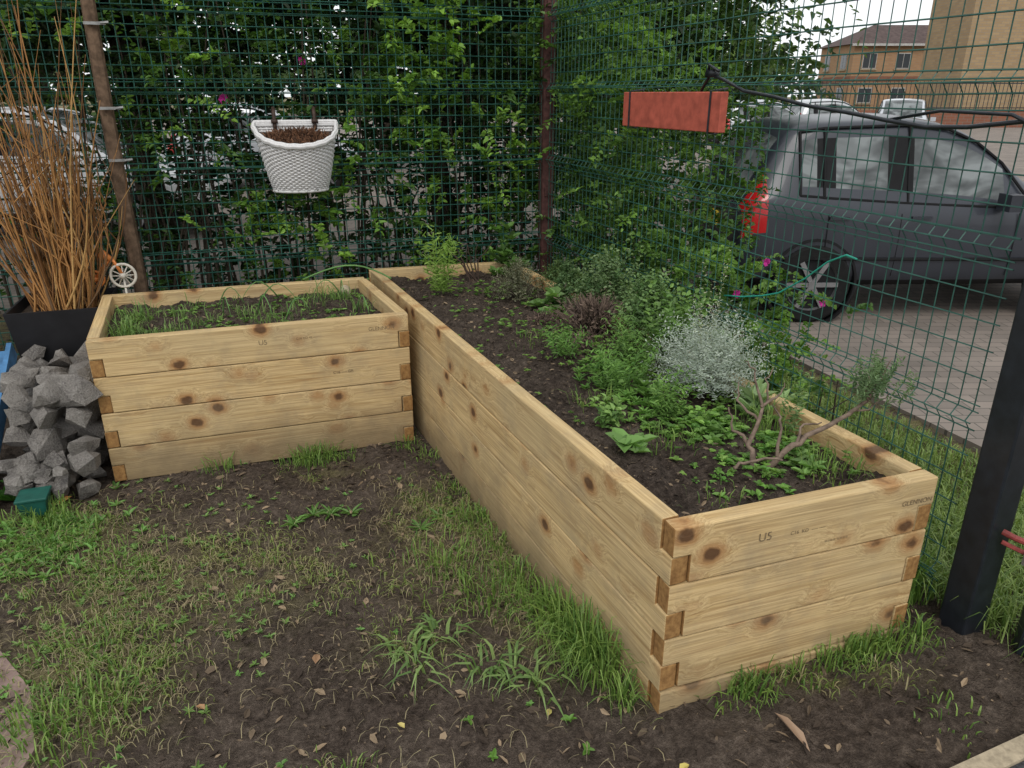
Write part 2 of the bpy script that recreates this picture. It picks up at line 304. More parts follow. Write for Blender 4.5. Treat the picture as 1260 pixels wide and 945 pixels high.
# ------------------------------------------------ grass on the ground
grassm=leafmat('grass_blade',.5,.25)
gl=Leaves()
def inbeds(x,y):
    def inside(q):
        r=np.ones(len(x),bool)
        for k in range(4):
            A,B=q[k],q[(k+1)%4]; r&=((B.x-A.x)*(y-A.y)-(B.y-A.y)*(x-A.x))>0
        return r
    return inside(LQ)|inside(SQ)
n=120000; x=rng.uniform(-2.3,1.4,n); y=rng.uniform(1.2,3.5,n); g=gden(x,y)*(.18+1.3*pn(x,y,5,7)+.9*pn(x,y,17,8)); k=(rng.uniform(0,1.1,n)<g)&~inbeds(x,y); x=x[k];y=y[k];n=len(x)
t=np.clip(rng.uniform(0,1,n)*.7+.3*pn(x,y,3,12)+.15,0,1); c=lerpc((.10,.17,.03),(.30,.34,.11),t); st=rng.uniform(0,1,n)<.28; c[st]=np.array([.40,.35,.19])*rng.uniform(.6,1.1,(st.sum(),1))
gl.blade(np.column_stack([x,y,gz(x,y)-.003]),rng.uniform(.012,.055,n),rng.uniform(.002,.004,n),rng.uniform(0,6.28,n),rng.uniform(.3,1.2,n),c)
n=13000; x=rng.uniform(-2.,.4,n); y=rng.uniform(1.3,3.1,n); k=(rng.uniform(0,1.,n)<.12+gden(x,y)*.8)&~inbeds(x,y); x=x[k];y=y[k];n=len(x)
gl.blade(np.column_stack([x,y,gz(x,y)+.004]),rng.uniform(.02,.05,n),.0022,rng.uniform(0,6.28,n),1.25,np.array([.38,.32,.19])*rng.uniform(.5,1.1,(n,1)))
def tuft(lv,x0,y0,r,n,h0,h1,ca=(.07,.15,.028),cb=(.23,.34,.08),z=None,wd=(.003,.0055),bend=(.1,.9)):
    x=rng.normal(x0,r,n); y=rng.normal(y0,r,n); k=~inbeds(x,y) if z is None else np.ones(n,bool); x=x[k];y=y[k];n=len(x)
    zz=gz(x,y) if z is None else soilz(x,y); a=np.arctan2(y-y0,x-x0)+rng.normal(0,.9,n)
    lv.blade(np.column_stack([x,y,zz-.004]),rng.uniform(h0,h1,n),rng.uniform(wd[0],wd[1],n),a,rng.uniform(bend[0],bend[1],n),lerpc(ca,cb,rng.uniform(0,1,n)))
side=(P3-P1)
for f,r,nn,h in [(.03,.02,70,.12),(.07,.04,170,.22),(.10,.04,190,.24),(.14,.04,190,.2),(.18,.04,140,.16),(.25,.05,90,.12),(.32,.05,80,.10),(.4,.05,70,.09),(.48,.05,50,.07),(.6,.04,50,.07)]:
    p=P1+side*f+Vector((-.05,-.03,0)); tuft(gl,p.x,p.y,r,nn,h*.35,h)
for f,nn in [(.28,70),(.34,90),(.5,40),(.62,50),(.72,80),(.80,120),(.90,90),(1.02,70)]:
    p=P1.lerp(P2,f)+of*.035; tuft(gl,p.x,p.y,.03,nn,.03,.10)
for f,nn,h in [(.55,30,.06),(.62,130,.13),(.68,100,.1),(.75,40,.07),(.34,50,.12),(.97,50,.09)]:
    p=Q1.lerp(Q2,f)+ol*.05; tuft(gl,p.x,p.y,.04,nn,h*.4,h)
for px,py,r,nn,h in [(-1.85,2.6,.10,420,.09),(-2.0,2.75,.06,240,.12),(-1.5,2.4,.1,250,.07),(-1.35,1.95,.1,240,.07),(-1.2,1.75,.08,200,.08),(-1.3,1.6,.08,260,.10),(-1.0,2.2,.10,110,.05),(-.25,2.4,.08,200,.09),(-.05,2.2,.08,200,.1),(-.45,1.42,.05,120,.06),(-.12,2.7,.06,140,.09),(1.15,1.5,.04,30,.05)]:
    tuft(gl,px,py,r,nn,h*.4,h)
for px,py in [(-.34,1.93),(-.24,2.0),(-.3,1.86),(.0,1.8),(.07,1.75),(-.08,1.83)]:
    tuft(gl,px,py,.03,20,.05,.10,(.10,.18,.05),(.24,.34,.11),None,(.006,.012),(.9,1.3))
gl.make('grass',grassm)
wl=Leaves()
def weeds(pts,k,L,W,c,up=.35):
    pts=np.array(pts,float); P=np.column_stack([pts,gz(pts[:,0],pts[:,1])+.004]); wl.rosette(P,k,L,W,np.array(c),up)
weeds([(-.85,2.78),(-.78,2.8),(-.7,2.83),(-.92,2.72),(-.3,2.75),(-.38,2.68)],13,.07,.2,(.12,.23,.055),.5)
weeds([(-2.2,3.0),(-2.22,2.92),(-2.28,3.05)],14,.09,.5,(.07,.2,.03),.8)
nn=240; q=np.column_stack([rng.uniform(-2.2,.4,nn),rng.uniform(1.3,3.1,nn)]); kk=~inbeds(q[:,0],q[:,1])&(rng.uniform(0,1,nn)<.2+gden(q[:,0],q[:,1])); weeds(q[kk],5,.018,.6,(.13,.26,.06),.5)
nn=320; q=np.column_stack([rng.normal(-1.4,.33,nn),rng.normal(2.2,.4,nn)]); kk=~inbeds(q[:,0],q[:,1]); weeds(q[kk],6,.024,.35,(.16,.27,.07),.6)
nn=120; q=np.column_stack([rng.normal(-1.85,.12,nn),rng.normal(2.6,.12,nn)]); weeds(q,6,.045,.35,(.15,.30,.07),.8)
weeds([(.16,1.6),(-.12,1.62),(-.05,1.5),(.2,1.5)],5,.025,.6,(.12,.25,.04),.5)
wl.make('ground_weeds',grassm)
fl=Leaves()
for px,py,c,L in [(-1.98,2.86,(.55,.26,.08),.07),(-2.02,2.82,(.5,.3,.1),.06),(-.62,1.88,(.3,.18,.10),.045),(-.3,1.6,(.5,.42,.15),.03),(.1,1.62,(.45,.4,.12),.03),(.42,1.4,(.5,.42,.12),.035),(.75,1.42,(.36,.25,.17),.14),(.98,1.27,(.34,.24,.15),.08),(-.9,1.7,(.35,.2,.1),.035)]:
    fl.leaf(np.array([[px,py,float(gz(px,py))+.012]]),np.array([[random.uniform(-1,1),random.uniform(.2,1),.1]]),np.array([[.1,.1,1.]]),L,L*(.2 if L>.12 else .6),np.array([c]))
fl.make('fallen_leaves',chipm)
vg=Leaves(); n=30000; k_=rng.uniform(.0,1.35,n); off=rng.uniform(.02,1.35,n)**1.; x=C.x+(G.x-C.x)*k_-dn.x*off; y=C.y+(G.y-C.y)*k_-dn.y*off
vg.blade(np.column_stack([x,y,gz(x,y)]),rng.uniform(.04,.18,n)*(1.15-.5*off),rng.uniform(.003,.006,n),rng.uniform(0,6.28,n),rng.uniform(.2,1.,n),lerpc((.09,.16,.035),(.27,.36,.10),rng.uniform(0,1,n)))
n=2200; k_=rng.uniform(.55,.99,n); x=C.x+(G.x-C.x)*k_+dn.x*rng.uniform(.0,.1,n); y=C.y+(G.y-C.y)*k_; vg.blade(np.column_stack([x,y,gz(x,y)]),rng.uniform(.06,.28,n),rng.uniform(.003,.006,n),rng.uniform(0,6.28,n),rng.uniform(.1,.8,n),lerpc((.06,.14,.02),(.22,.34,.08),rng.uniform(0,1,n)))
vg.make('grass_verge',grassm)
# ------------------------------------------------ fence
m=NM('green_wire',.5,.4); n=m.noise(m.coord(),9,2); m.col(m.ramp(n,[(.3,(.014,.065,.05)),(.7,(.035,.125,.095))])); wire=m.m
folds=[.28,.8,1.3,1.72,2.12]
def foldoff(z):
    o=0.
    for f in folds:
        if abs(z-f)<.03: o=max(o,.024*(1-abs(z-f)/.03))
    return o
def fence(name,O,D,N,s0,s1,vsp,hsp,H=2.42,rw=.0023):
    mb=MB(); zs=[.04]
    for f in folds: zs+=[f-.03,f,f+.03]
    zs+=[H]; s=s0
    while s<s1:
        jx=random.uniform(-.003,.003); mb.tube([(O+D*(s+jx)+N*foldoff(z)+Vector((0,0,z))) for z in zs],rw,4,cap=False); s+=vsp
    hz=[]; z=.05
    while z<H: hz.append(z); z+=hsp
    for f in folds: hz+=[f-.03,f,f+.03]
    for z in sorted(hz):
        p0=O+D*s0+N*(foldoff(z)+.004)+Vector((0,0,z)); p1=O+D*s1+N*(foldoff(z)+.004)+Vector((0,0,z))
        k=8; mb.tube([p0.lerp(p1,t/k)+Vector((0,0,random.uniform(-.003,.003))) for t in range(k+1)],rw*1.15,4,cap=False)
    return mb.obj(name,[wire])
fence('wire_mesh_fence',C,-b,bn,.04,6.2,.05,.066)
LG=(G-C).length
fence('wire_mesh_fence.001',C,d,dn,.05,LG-.02,.05,.08)
rust=simple('rusty_paint',(.075,.03,.026),.7,.4,.5,30,bump=.4); barkpost=simple('weathered_post',(.13,.085,.055),.85,.2,.45,25,bump=.5)
galv=simple('galvanised_steel',(.3,.3,.29),.5,.5,.25,30,metal=.7)
mb=MB(); mb.box(C+Vector((0,0,1.28)),(.075,.075,2.56),math.atan2(b.y,b.x)); 
for z in (.5,1.1,1.7,2.2): mb.box(C+bn*.045+Vector((0,0,z)),(.05,.012,.05),math.atan2(b.y,b.x),1)
mb.obj('fence_corner_post',[rust,rust])
lp=Vector((-2.14,4.235,0))+bn*.06
mb=MB(); mb.tube([lp+Vector((0,0,z))+Vector((.006*math.sin(z*3),0,0)) for z in np.linspace(0,2.5,12)],[.04,.039,.038,.037,.037,.036,.036,.035,.035,.034,.034,.033],8)
for z in (1.36,1.62,2.02): mb.box(lp+bn*.036+Vector((.02,0,z)),(.1,.01,.014),math.atan2(b.y,b.x)+.1,1); mb.tube([lp+bn*.05+Vector((.05,0,z)),lp+bn*.03+Vector((.09,.0,z+.005))],.007,6,1)
mb.obj('fence_post',[barkpost,galv])
blk=simple('black_painted_steel',(.012,.015,.02),.4,.5,.3,25,bump=.1); redp=simple('red_latch_paint',(.20,.035,.03),.6,.4,.5,50,bump=.3)
gp=Vector((1.385,1.885,0))
mb=MB(); mb.box(gp+Vector((0,0,1.3)),(.09,.09,2.5),math.atan2(d.y,d.x)); mb.box(gp+Vector((0,0,2.56)),(.1,.1,.012),math.atan2(d.y,d.x))
o=mb.obj('steel_gate_post',[blk]); bv=o.modifiers.new('b','BEVEL'); bv.width=.006; bv.segments=2
ge=empty('metal_gate'); gs=Vector((1.50,1.76,0)); gdv=Vector((.93,-.36,0)).normalized(); ga=math.atan2(gdv.y,gdv.x)
mb=MB(); mb.box(gs+Vector((0,0,1.22)),(.05,.05,2.1),ga); mb.box(gs+gdv*1.0+Vector((0,0,1.22)),(.05,.05,2.1),ga)
for z in (.24,1.2,2.2): mb.box(gs+gdv*.5+Vector((0,0,z)),(.94,.04,.05),ga)
for q in np.arange(.1,.95,.1): mb.tube([gs+gdv*q+Vector((0,0,.25)),gs+gdv*q+Vector((0,0,2.2))],.009,6)
mb.obj('frame',[blk],parent=ge)
mb=MB(); mb.tube([gp+Vector((.01,-.055,.53)),gp+Vector((.03,-.08,.525)),gp+Vector((.08,-.10,.51)),gp+Vector((.12,-.12,.49))],.009,8); mb.tube([gp+Vector((.01,-.06,.50)),gp+Vector((.07,-.10,.48))],.007,6); mb.box(gp+Vector((.07,-.11,.475)),(.04,.02,.04),.2,1); mb.obj('latch',[redp,galv],parent=ge)
# ------------------------------------------------ wicker basket
white=simple('white_wicker',(.66,.65,.64),.6,.3,.12,80,bump=.2); brownl=simple('leather_strap',(.05,.03,.022),.6,.3,.3,30)
be=empty('wicker_basket'); B0=Vector((-1.245,4.53,0))+bn*.035
def dsh(t,hw,dp):
    if t<.32: u=t/.32; return (hw-2*hw*u, 0.0)
    a=(t-.32)/.68*math.pi; return (-hw*math.cos(a), dp*max(0,math.sin(a))**.8)
def bpnt(t,f,extra=0):
    hw=.145+.08*f**.8; dp=.12+.11*f**.8; x,y=dsh(t,hw+extra,dp+extra); z=1.17+.37*f-.50*y*f; return B0+b*x+bn*y+Vector((0,0,z))
NS=44; mb=MB(); rows=27
for r in range(rows):
    f=r/(rows-1); mb.tube([bpnt(k/(NS*2)%1.,f*.985,.0045*math.sin(k*math.pi/2+(r%2)*math.pi)) for k in range(NS*2+1)],.0066,5,cap=False)
for k in range(NS): mb.tube([bpnt(k/NS,f) for f in np.linspace(-.03,1,6)],.0045,5)
for e_,ff in ((.006,.985),(.0,1.01),(.006,.96),(.004,.0)):
    mb.tube([bpnt(k/60%1.,ff,e_+.003*math.sin(k*1.6)) for k in range(61)],.010,6,cap=False)
mb.obj('woven_body',[white],True,be)
mb=MB(); ring=[bpnt(k/48,.01,-.01) for k in range(48)]; mb.add(ring,[tuple(range(48))]); 
up=[bpnt(k/48,.95,-.012) for k in range(48)]; mb.add(ring+up,[(k,(k+1)%48,(k+1)%48+48,k+48) for k in range(48)]); mb.obj('liner',[simple('liner',(.35,.34,.32),.8)],parent=be)
mb=MB(); cz=B0+bn*.09+Vector((0,0,1.475)); ring=[bpnt(k/48,.86,-.010) for k in range(48)]; mb.add(ring+[cz],[(k,(k+1)%48,48) for k in range(48)]); mb.obj('compost',[bedsoil],True,be)
lv=Leaves(); n=900; a=rng.uniform(0,6.28,n); rr=rng.uniform(0,1,n)**.5; xb=np.cos(a)*rr*.17; yb=.10+np.sin(a)*rr*.085; P=np.array(B0)+np.outer(xb,np.array(b))+np.outer(yb,np.array(bn)); P[:,2]=1.50-.42*yb+.025*(1-rr)
lv.leaf(P,rnd(n)+[0,0,.5],rnd(n),rng.uniform(.02,.045,n),.006,lerpc((.05,.025,.015),(.26,.13,.07),rng.uniform(0,1,n))); lv.make('dried_plant',chipm,be)
mb=MB()
for sx in (-.11,.11):
    c=B0+b*sx
    mb.tube([c+bn*-.05+Vector((0,0,1.54)),c+bn*-.04+Vector((0,0,1.60)),c+bn*-.01+Vector((0,0,1.615)),c+bn*.01+Vector((0,0,1.58)),c+bn*.012+Vector((0,0,1.53)),c+bn*.012+Vector((0,0,1.50))],.011,6)
    mb.box(c+bn*.022+Vector((0,0,1.545)),(.036,.008,.02),math.atan2(b.y,b.x))
mb.obj('straps',[brownl],True,be)
# ------------------------------------------------ red board
re=empty('red_wooden_board'); red=simple('red_stained_wood',(.44,.10,.065),.7,.3,.25,18,bump=.4)
def fk(k,off,z): p=C+(G-C)*k+dn*off; return Vector((p.x,p.y,z))
k0,k1=.343,.592; cR=fk((k0+k1)/2,0,0); Lr=(k1-k0)*LG; ad=math.atan2(d.y,d.x)
mb=MB(); mb.box(cR+dn*.05+Vector((0,0,1.62)),(Lr,.034,.156),ad); o=mb.obj('plank',[red],parent=re); bv=o.modifiers.new('b','BEVEL'); bv.width=.003
mb=MB()
for s_ in (-.5*Lr+.07,.5*Lr-.07):
    c=cR+d*s_
    mb.tube([c+dn*-.01+Vector((0,0,1.71)),c+dn*.03+Vector((0,0,1.705)),c+dn*.071+Vector((0,0,1.702)),c+dn*.071+Vector((0,0,1.538)),c+dn*.03+Vector((0,0,1.535)),c+dn*-.01+Vector((0,0,1.56))],.0045,6)
mb.obj('tie_straps',[blk],parent=re)
mb=MB(); 
pts=[(.53,1.70),(.548,1.763),(.575,1.745),(.62,1.70),(.675,1.68),(.73,1.652),(.789,1.634),(.84,1.615),(.889,1.60),(.93,1.605),(.98,1.625),(1.02,1.64)]
mb.tube([fk(k,.03,z) for k,z in pts],.0065,6); mb.tube([fk(.84,.02,1.615),fk(.9,.03,1.645),fk(.97,.04,1.64),fk(1.02,.04,1.58)],.005,6)
mb.box(fk(.552,.03,1.768),(.05,.03,.03),ad+.2); mb.tube([fk(.545,.03,1.75),fk(.552,.05,1.80),fk(.57,.04,1.775)],.006,6)
mb.obj('security_cable',[blk],True)
teal=simple('teal_cord',(.03,.30,.22),.5,.3,.2,40); mb=MB(); mb.tube([fk(k,.015,z) for k,z in [(.617,.885),(.65,.905),(.69,.94),(.72,.975),(.76,1.06),(.79,1.14),(.815,1.18),(.83,1.175)]],.0035,6); mb.obj('garden_twine',[teal],True)
# ------------------------------------------------ rocks
m=NM('granite',.9,.25); v=m.coord(); n1=m.noise(v,6,4); n2=m.noise(v,130,3,.8)
c=m.ramp(n1,[(.3,(.12,.108,.10)),(.5,(.23,.21,.19)),(.7,(.33,.305,.275))]); c=m.mix(m.ramp(n2,[(.45,0),(.7,.55)]),c,(.45,.43,.39)); c=m.mix(m.ramp(n2,[(.3,.7),(.42,0)]),c,(.05,.05,.05)); m.col(c); m.bump(m.math('ADD',n2,m.math('MULTIPLY',n1,3)),1.,.015); gran=m.m
RK=MB()
def rock(c,s):
    bm=bmesh.new(); vs=[]; sx_,sy_,sz_=random.uniform(.9,1.35),random.uniform(.8,1.1),random.uniform(.7,.95); R=Matrix.Rotation(random.uniform(0,6),3,'Z')@Matrix.Rotation(random.uniform(-.5,.5),3,'X')
    for _ in range(14):
        p=Vector((random.gauss(0,1),random.gauss(0,1),random.gauss(0,1))).normalized(); mx_=max(abs(p.x),abs(p.y),abs(p.z)); p=p*(.5+.42/mx_)*random.uniform(.88,1.06); p=R@Vector((p.x*s*sx_,p.y*s*sy_,p.z*s*sz_)); vs.append(bm.verts.new(Vector(c)+p))
    bmesh.ops.convex_hull(bm,input=vs); bm.verts.index_update()
    RK.add([v_.co.copy() for v_ in bm.verts],[tuple(v_.index for v_ in f.verts) for f in bm.faces]); bm.free()
for lay in range(5):
    for jy in range(5):
        for ix in range(3):
            yy=2.98+jy*.145+random.uniform(-.03,.03)+lay*.02; f=(yy-3.084)/.816; bx=-1.85-.34*f
            zz=.05+lay*.1
            rock((bx-.095-ix*.13+random.uniform(-.02,.02),yy,zz+random.uniform(-.02,.02)),random.uniform(.055,.105))
for _ in range(14): rock((random.uniform(-2.24,-1.95),random.uniform(2.86,2.95),random.uniform(.03,.22)),random.uniform(.035,.07))
o=RK.obj('rock_pile',[gran]); bv=o.modifiers.new('b','BEVEL'); bv.width=.005; bv.segments=1
tg=simple('green_plastic',(.012,.085,.065),.45,.4,.2,20)
mb=MB(); c0=Vector((-2.04,2.80,.01)); R=.35
def frus(mb,c,a,bb,h,rz,mi=0,th=.006):
    rr=Matrix.Rotation(rz,3,'Z'); o=[];
    for s_,z in ((a,0),(bb,h),(bb-th*2,h),(a-th*2,.01)):
        o+=[c+rr@Vector((x*s_/2,y*s_/2,z)) for x,y in((-1,-1),(1,-1),(1,1),(-1,1))]
    fs=[(3,2,1,0)]+[(r*4+k,r*4+(k+1)%4,r*4+4+(k+1)%4,r*4+4+k) for r in range(3) for k in range(4)]+[(12,13,14,15)]
    mb.add(o,fs,mi)
frus(mb,c0,.09,.11,.085,R); mb.box(c0+Vector((0,0,.087)),(.12,.12,.012),R); o=mb.obj('small_green_pot',[tg]); bv=o.modifiers.new('b','BEVEL'); bv.width=.005; bv.segments=2
bl=simple('blue_painted_board',(.06,.17,.33),.6,.3,.35,15,bump=.2)
mb=MB(); A=Vector((-2.22,2.70,.02)); B=Vector((-2.50,3.55,.50)); dd=(B-A); Lx=dd.length; dd.normalize(); s_=dd.cross(Vector((0,0,1))).normalized(); u_=s_.cross(dd); M=Matrix((dd,s_,u_)).transposed()
mb.box((A+B)/2,(Lx,.022,.09),M=M); mb.box((A+B)/2+Vector((-.07,0,-.02)),(Lx,.08,.02),M=M); mb.obj('blue_board',[bl])
pal=woodmat('old_timber',.55); mb=MB()
for q in range(3): mb.box((-2.50,2.86+.12*q,.10+.1*q),(.09,.5,.07),.25)
mb.obj('timber_offcuts',[pal])
# osier container
oc=empty('potted_willow_stems',(-2.40,3.90,0)); mb=MB(); frus(mb,Vector((0,0,0)),.32,.46,.66,.32,th=.012); bp_=mb.obj('black_container',[simple('black_plastic',(.012,.012,.014),.5,.4,.3,12)],parent=oc)
mb=MB(); frus(mb,Vector((0,0,.0)),.27,.42,.60,.32,th=.001); mb.box((0,0,.605),(.42,.42,.01),.32); mb.obj('potting_soil',[bedsoil],parent=oc)
ost=[simple('willow_bark_%d'%q,c_,.6,.3,.3,3) for q,c_ in enumerate([(.36,.18,.06),(.20,.095,.035),(.45,.27,.10),(.12,.07,.035)])]; mb=MB()
for q in range(170):
    a=random.uniform(0,6.28); r=random.uniform(0,.17); x0=r*math.cos(a); y0=r*math.sin(a)*.8; H=random.uniform(.45,1.1) if q<130 else random.uniform(1.1,1.65)
    lx=random.gauss(-.02,.15)+x0*1.0; ly=random.gauss(0,.08); bend=random.gauss(0,.06); r0=random.uniform(.003,.0085); mi_=random.choice([0,0,0,1,1,2,3])
    pts=[Vector((x0+lx*t+bend*math.sin(t*3),y0+ly*t,.57+H*t)) for t in np.linspace(0,1,7)]
    mb.tube(pts,[r0*(1-.75*t) for t in np.linspace(0,1,7)],5,mi_,cap=False)
    if random.random()<.4:
        p=pts[3]; mb.tube([p,p+Vector((random.gauss(0,.08),random.gauss(0,.05),.18)),p+Vector((random.gauss(0,.16),random.gauss(0,.06),.42))],[r0*.5,r0*.4,.001],4,mi_,cap=False)
mb.obj('stems',ost,True,oc)
orn=empty('toy_bicycle_ornament'); om=simple('orange_enamel',(.6,.2,.05),.5,.4,.15,20); wm_=simple('cream_enamel',(.6,.56,.48),.5,.4,.15,20)
mb=MB(); oc_=Vector((-2.10,3.98,.0))
def wheel(c,r,mi):
    mb.tube([c+Vector((math.cos(a)*r*.95,math.cos(a)*r*.3,math.sin(a)*r)) for a in np.linspace(0,6.283,25)],.008,6,mi,False)
    for a in np.linspace(0,3.1416,7)[:-1]: v_=Vector((math.cos(a)*r*.95,math.cos(a)*r*.3,math.sin(a)*r)); mb.tube([c-v_,c+v_],.0035,4,mi)
    mb.tube([c+Vector((0,-.02,0)),c+Vector((0,.02,0))],.015,8,mi)
wheel(oc_+Vector((.0,0,.775)),.062,1); wheel(oc_+Vector((-.13,-.04,.765)),.04,0)
mb.tube([oc_+Vector((0,0,.775)),oc_+Vector((-.04,-.01,.87)),oc_+Vector((-.09,-.02,.82)),oc_+Vector((-.13,-.04,.765))],.010,6,0)
mb.tube([oc_+Vector((-.04,-.01,.86)),oc_+Vector((-.08,-.02,.895)),oc_+Vector((-.1,-.02,.88))],[.014,.024,.014],8,0)
mb.tube([oc_+Vector((0,0,.77)),oc_+Vector((0.0,.0,.3)),oc_+Vector((0,.05,.0))],.006,6,1)
mb.obj('frame_and_wheels',[om,wm_],True,orn)
# ------------------------------------------------ bed plants
plm=leafmat('herb_leaf',.55,.25)
def P3d(u,v,q=LQ): return bp(q,np.array([u]),np.array([v]))[0]
def at(x,y,dz=0): return np.array([x,y,float(soilz(x,y))+dz])
lv=Leaves(); n=5600; u=rng.uniform(.09,.92,n); v=rng.uniform(.02,.97,n); p=bp(LQ,u,v,.002)
den=.08+.5*sstep(u,.25,.65)*sstep(v,.03,.12)*(1-.5*sstep(v,.55,.8)); den*=(.45+1.*pn(p[:,0],p[:,1],7,11)); den*=1-.9*np.exp(-((u-.25)/.25)**2-((v-.06)/.1)**2); k=rng.uniform(0,1,n)<den; p=p[k]; n=len(p)
cc=lerpc((.08,.17,.03),(.20,.33,.07),rng.uniform(0,1,n)); h=rng.uniform(.0,.06,n); p[:,2]+=h*.6
lv.rosette(p,5,rng.uniform(.010,.026,n),.62,cc,.45); lv.make('seedling_weeds',plm)
def feathery(name,x,y,r,h,n,ca,cb,L=.05,W=.003,m=9,sp=.9):
    lv=Leaves(); a=rng.uniform(0,6.28,n); rr=rng.uniform(0,1,n)**.5*r; B=np.column_stack([x+rr*np.cos(a)*.4,y+rr*np.sin(a)*.4,np.zeros(n)]); B[:,2]=soilz(B[:,0],B[:,1])
    D=np.column_stack([np.cos(a)*rr/r*sp*r/h,np.sin(a)*rr/r*sp*r/h,np.ones(n)])+rnd(n,.1); lv.shoots(B,D,h*rng.uniform(.5,1.3,n),m,L,W,lerpc(ca,cb,rng.uniform(0,1,n)),.15)
    return lv.make(name,plm)
feathery('fennel_plant',-.39,4.08,.08,.36,40,(.17,.30,.05),(.33,.48,.12),.05,.005,16)
feathery('yarrow_plant',.52,2.95,.12,.24,60,(.08,.17,.04),(.20,.34,.09),.03,.007,14)
feathery('yarrow_plant.001',.40,2.62,.11,.20,60,(.08,.18,.04),(.20,.36,.09),.028,.007,12)
feathery('yarrow_plant.002',.22,3.02,.08,.17,30,(.08,.18,.04),(.20,.36,.09),.028,.007,12)
feathery('yarrow_plant.003',.56,2.42,.08,.17,36,(.09,.19,.04),(.24,.40,.10),.026,.008,12)
feathery('lemon_balm_plant',.68,2.98,.10,.34,60,(.08,.17,.04),(.20,.33,.09),.028,.018,14)
feathery('lemon_balm_plant.001',.33,2.33,.05,.13,16,(.10,.2,.05),(.24,.38,.11),.03,.018,8)
feathery('leggy_herb',.58,3.45,.07,.46,16,(.10,.18,.06),(.24,.34,.14),.022,.010,18)
feathery('leggy_herb.001',.93,2.28,.05,.26,14,(.10,.18,.06),(.24,.34,.14),.02,.008,14)
def bush(name,x,y,r,h,n,ca,cb,L,W,m=8,zoff=0,mat=None):
    lv=Leaves(); a=rng.uniform(0,6.28,n); e=rng.uniform(0.05,1.57,n); rr=rng.uniform(.35,1.1,n)
    D=np.column_stack([np.cos(a)*np.cos(e),np.sin(a)*np.cos(e),np.sin(e)]); c=np.array([x,y,float(soilz(x,y))+zoff]); B=c+D*rr[:,None]*np.array([r,r,h])*.75
    lv.shoots(B,D+np.array([0,0,.5])+rnd(n,.25),r*.45*rng.uniform(.6,1.5,n),m,L,W,lerpc(ca,cb,rng.uniform(0,1,n)),.1)
    return lv.make(name,mat or plm)
bush('thyme_plant',.03,4.05,.14,.21,420,(.11,.12,.07),(.26,.26,.17),.012,.006)
bush('thyme_plant.001',.28,4.25,.13,.16,300,(.07,.13,.04),(.15,.22,.08),.014,.009)
bush('oregano_plant',.47,3.65,.18,.33,480,(.07,.14,.05),(.22,.31,.14),.02,.013)
bush('oregano_plant.001',.62,3.25,.15,.34,420,(.08,.16,.05),(.21,.32,.13),.02,.013)
bush('oregano_plant.002',.30,3.92,.10,.24,200,(.07,.14,.05),(.18,.27,.12),.02,.012)
def driedbush(name,x,y,r,h,n):
    lv=Leaves(); a=rng.uniform(0,6.28,n); rr=rng.uniform(0,1,n)**.5; B=np.repeat(at(x,y)[None],n,0)+rnd(n,.02); B[:,2]=soilz(x,y)
    D=np.column_stack([np.cos(a)*rr*r/h,np.sin(a)*rr*r/h,np.ones(n)]); lv.leaf(B,D,rnd(n),h*rng.uniform(.6,1.2,n),.004,lerpc((.05,.035,.03),(.22,.16,.12),rng.uniform(0,1,n)))
    n2=n*4; P=at(x,y)+rnd(n2)*np.array([r*.5,r*.5,h*.22])+np.array([0,0,h*.55]); lv.leaf(P,rnd(n2)+[0,0,.6],rnd(n2),.022,.004,lerpc((.06,.042,.035),(.24,.17,.13),rng.uniform(0,1,n2)))
    lv.make(name,chipm)
driedbush('dried_plant',.38,3.40,.17,.17,320); driedbush('dried_plant.001',.15,3.6,.08,.05,60)
driedbush('dried_plant.002',.32,3.2,.08,.05,60)
def leafy(name,x,y,r,n,k,L,W,ca,cb,up=.6,h=.05):
    lv=Leaves(); a=rng.uniform(0,6.28,n); rr=rng.uniform(0,1,n)**.5*r*rng.uniform(.6,1.35,n); px=x+rr*np.cos(a); py=y+rr*np.sin(a); P=np.column_stack([px,py,soilz(px,py)+rng.uniform(.0,h,n)*np.clip(1.1-rr/r,.05,1)])
    lv.rosette(P,k,L*rng.uniform(.6,1.25,n),W,lerpc(ca,cb,rng.uniform(0,1,n)),up,.25); return lv.make(name,plm)
leafy('lady_mantle_plant',.22,3.78,.09,16,5,.07,.9,(.10,.2,.05),(.22,.36,.12),.5,.10)
leafy('yarrow_patch',.36,2.82,.14,70,7,.036,.25,(.06,.15,.03),(.18,.33,.07),.9,.09)
leafy('yarrow_patch.001',.47,2.45,.13,80,7,.034,.28,(.07,.17,.03),(.2,.37,.08),.9,.08)
leafy('clover_patch',.66,2.32,.14,130,5,.026,.75,(.09,.20,.04),(.22,.38,.08),.5,.10)
leafy('clover_patch.001',.85,2.15,.11,80,5,.024,.7,(.08,.2,.04),(.2,.35,.07),.5,.05)
leafy('clover_patch.002',.72,2.0,.14,50,5,.022,.7,(.09,.22,.04),(.2,.35,.07),.5,.04)
leafy('radish_plant',.37,2.15,.03,4,5,.07,.7,(.15,.28,.07),(.24,.40,.13),.6,.04)
leafy('radish_plant.001',.64,2.24,.04,4,5,.08,.6,(.15,.28,.07),(.24,.40,.13),.9,.07)
leafy('radish_plant.002',.50,2.57,.05,5,5,.075,.5,(.13,.25,.06),(.22,.36,.11),1.,.08)
leafy('radish_plant.003',.88,2.02,.05,4,6,.06,.5,(.13,.25,.06),(.22,.36,.11),.7,.03)
leafy('comfrey_plant',.86,2.48,.06,8,6,.10,.3,(.12,.2,.08),(.24,.34,.16),1.3,.08)
gl2=Leaves()
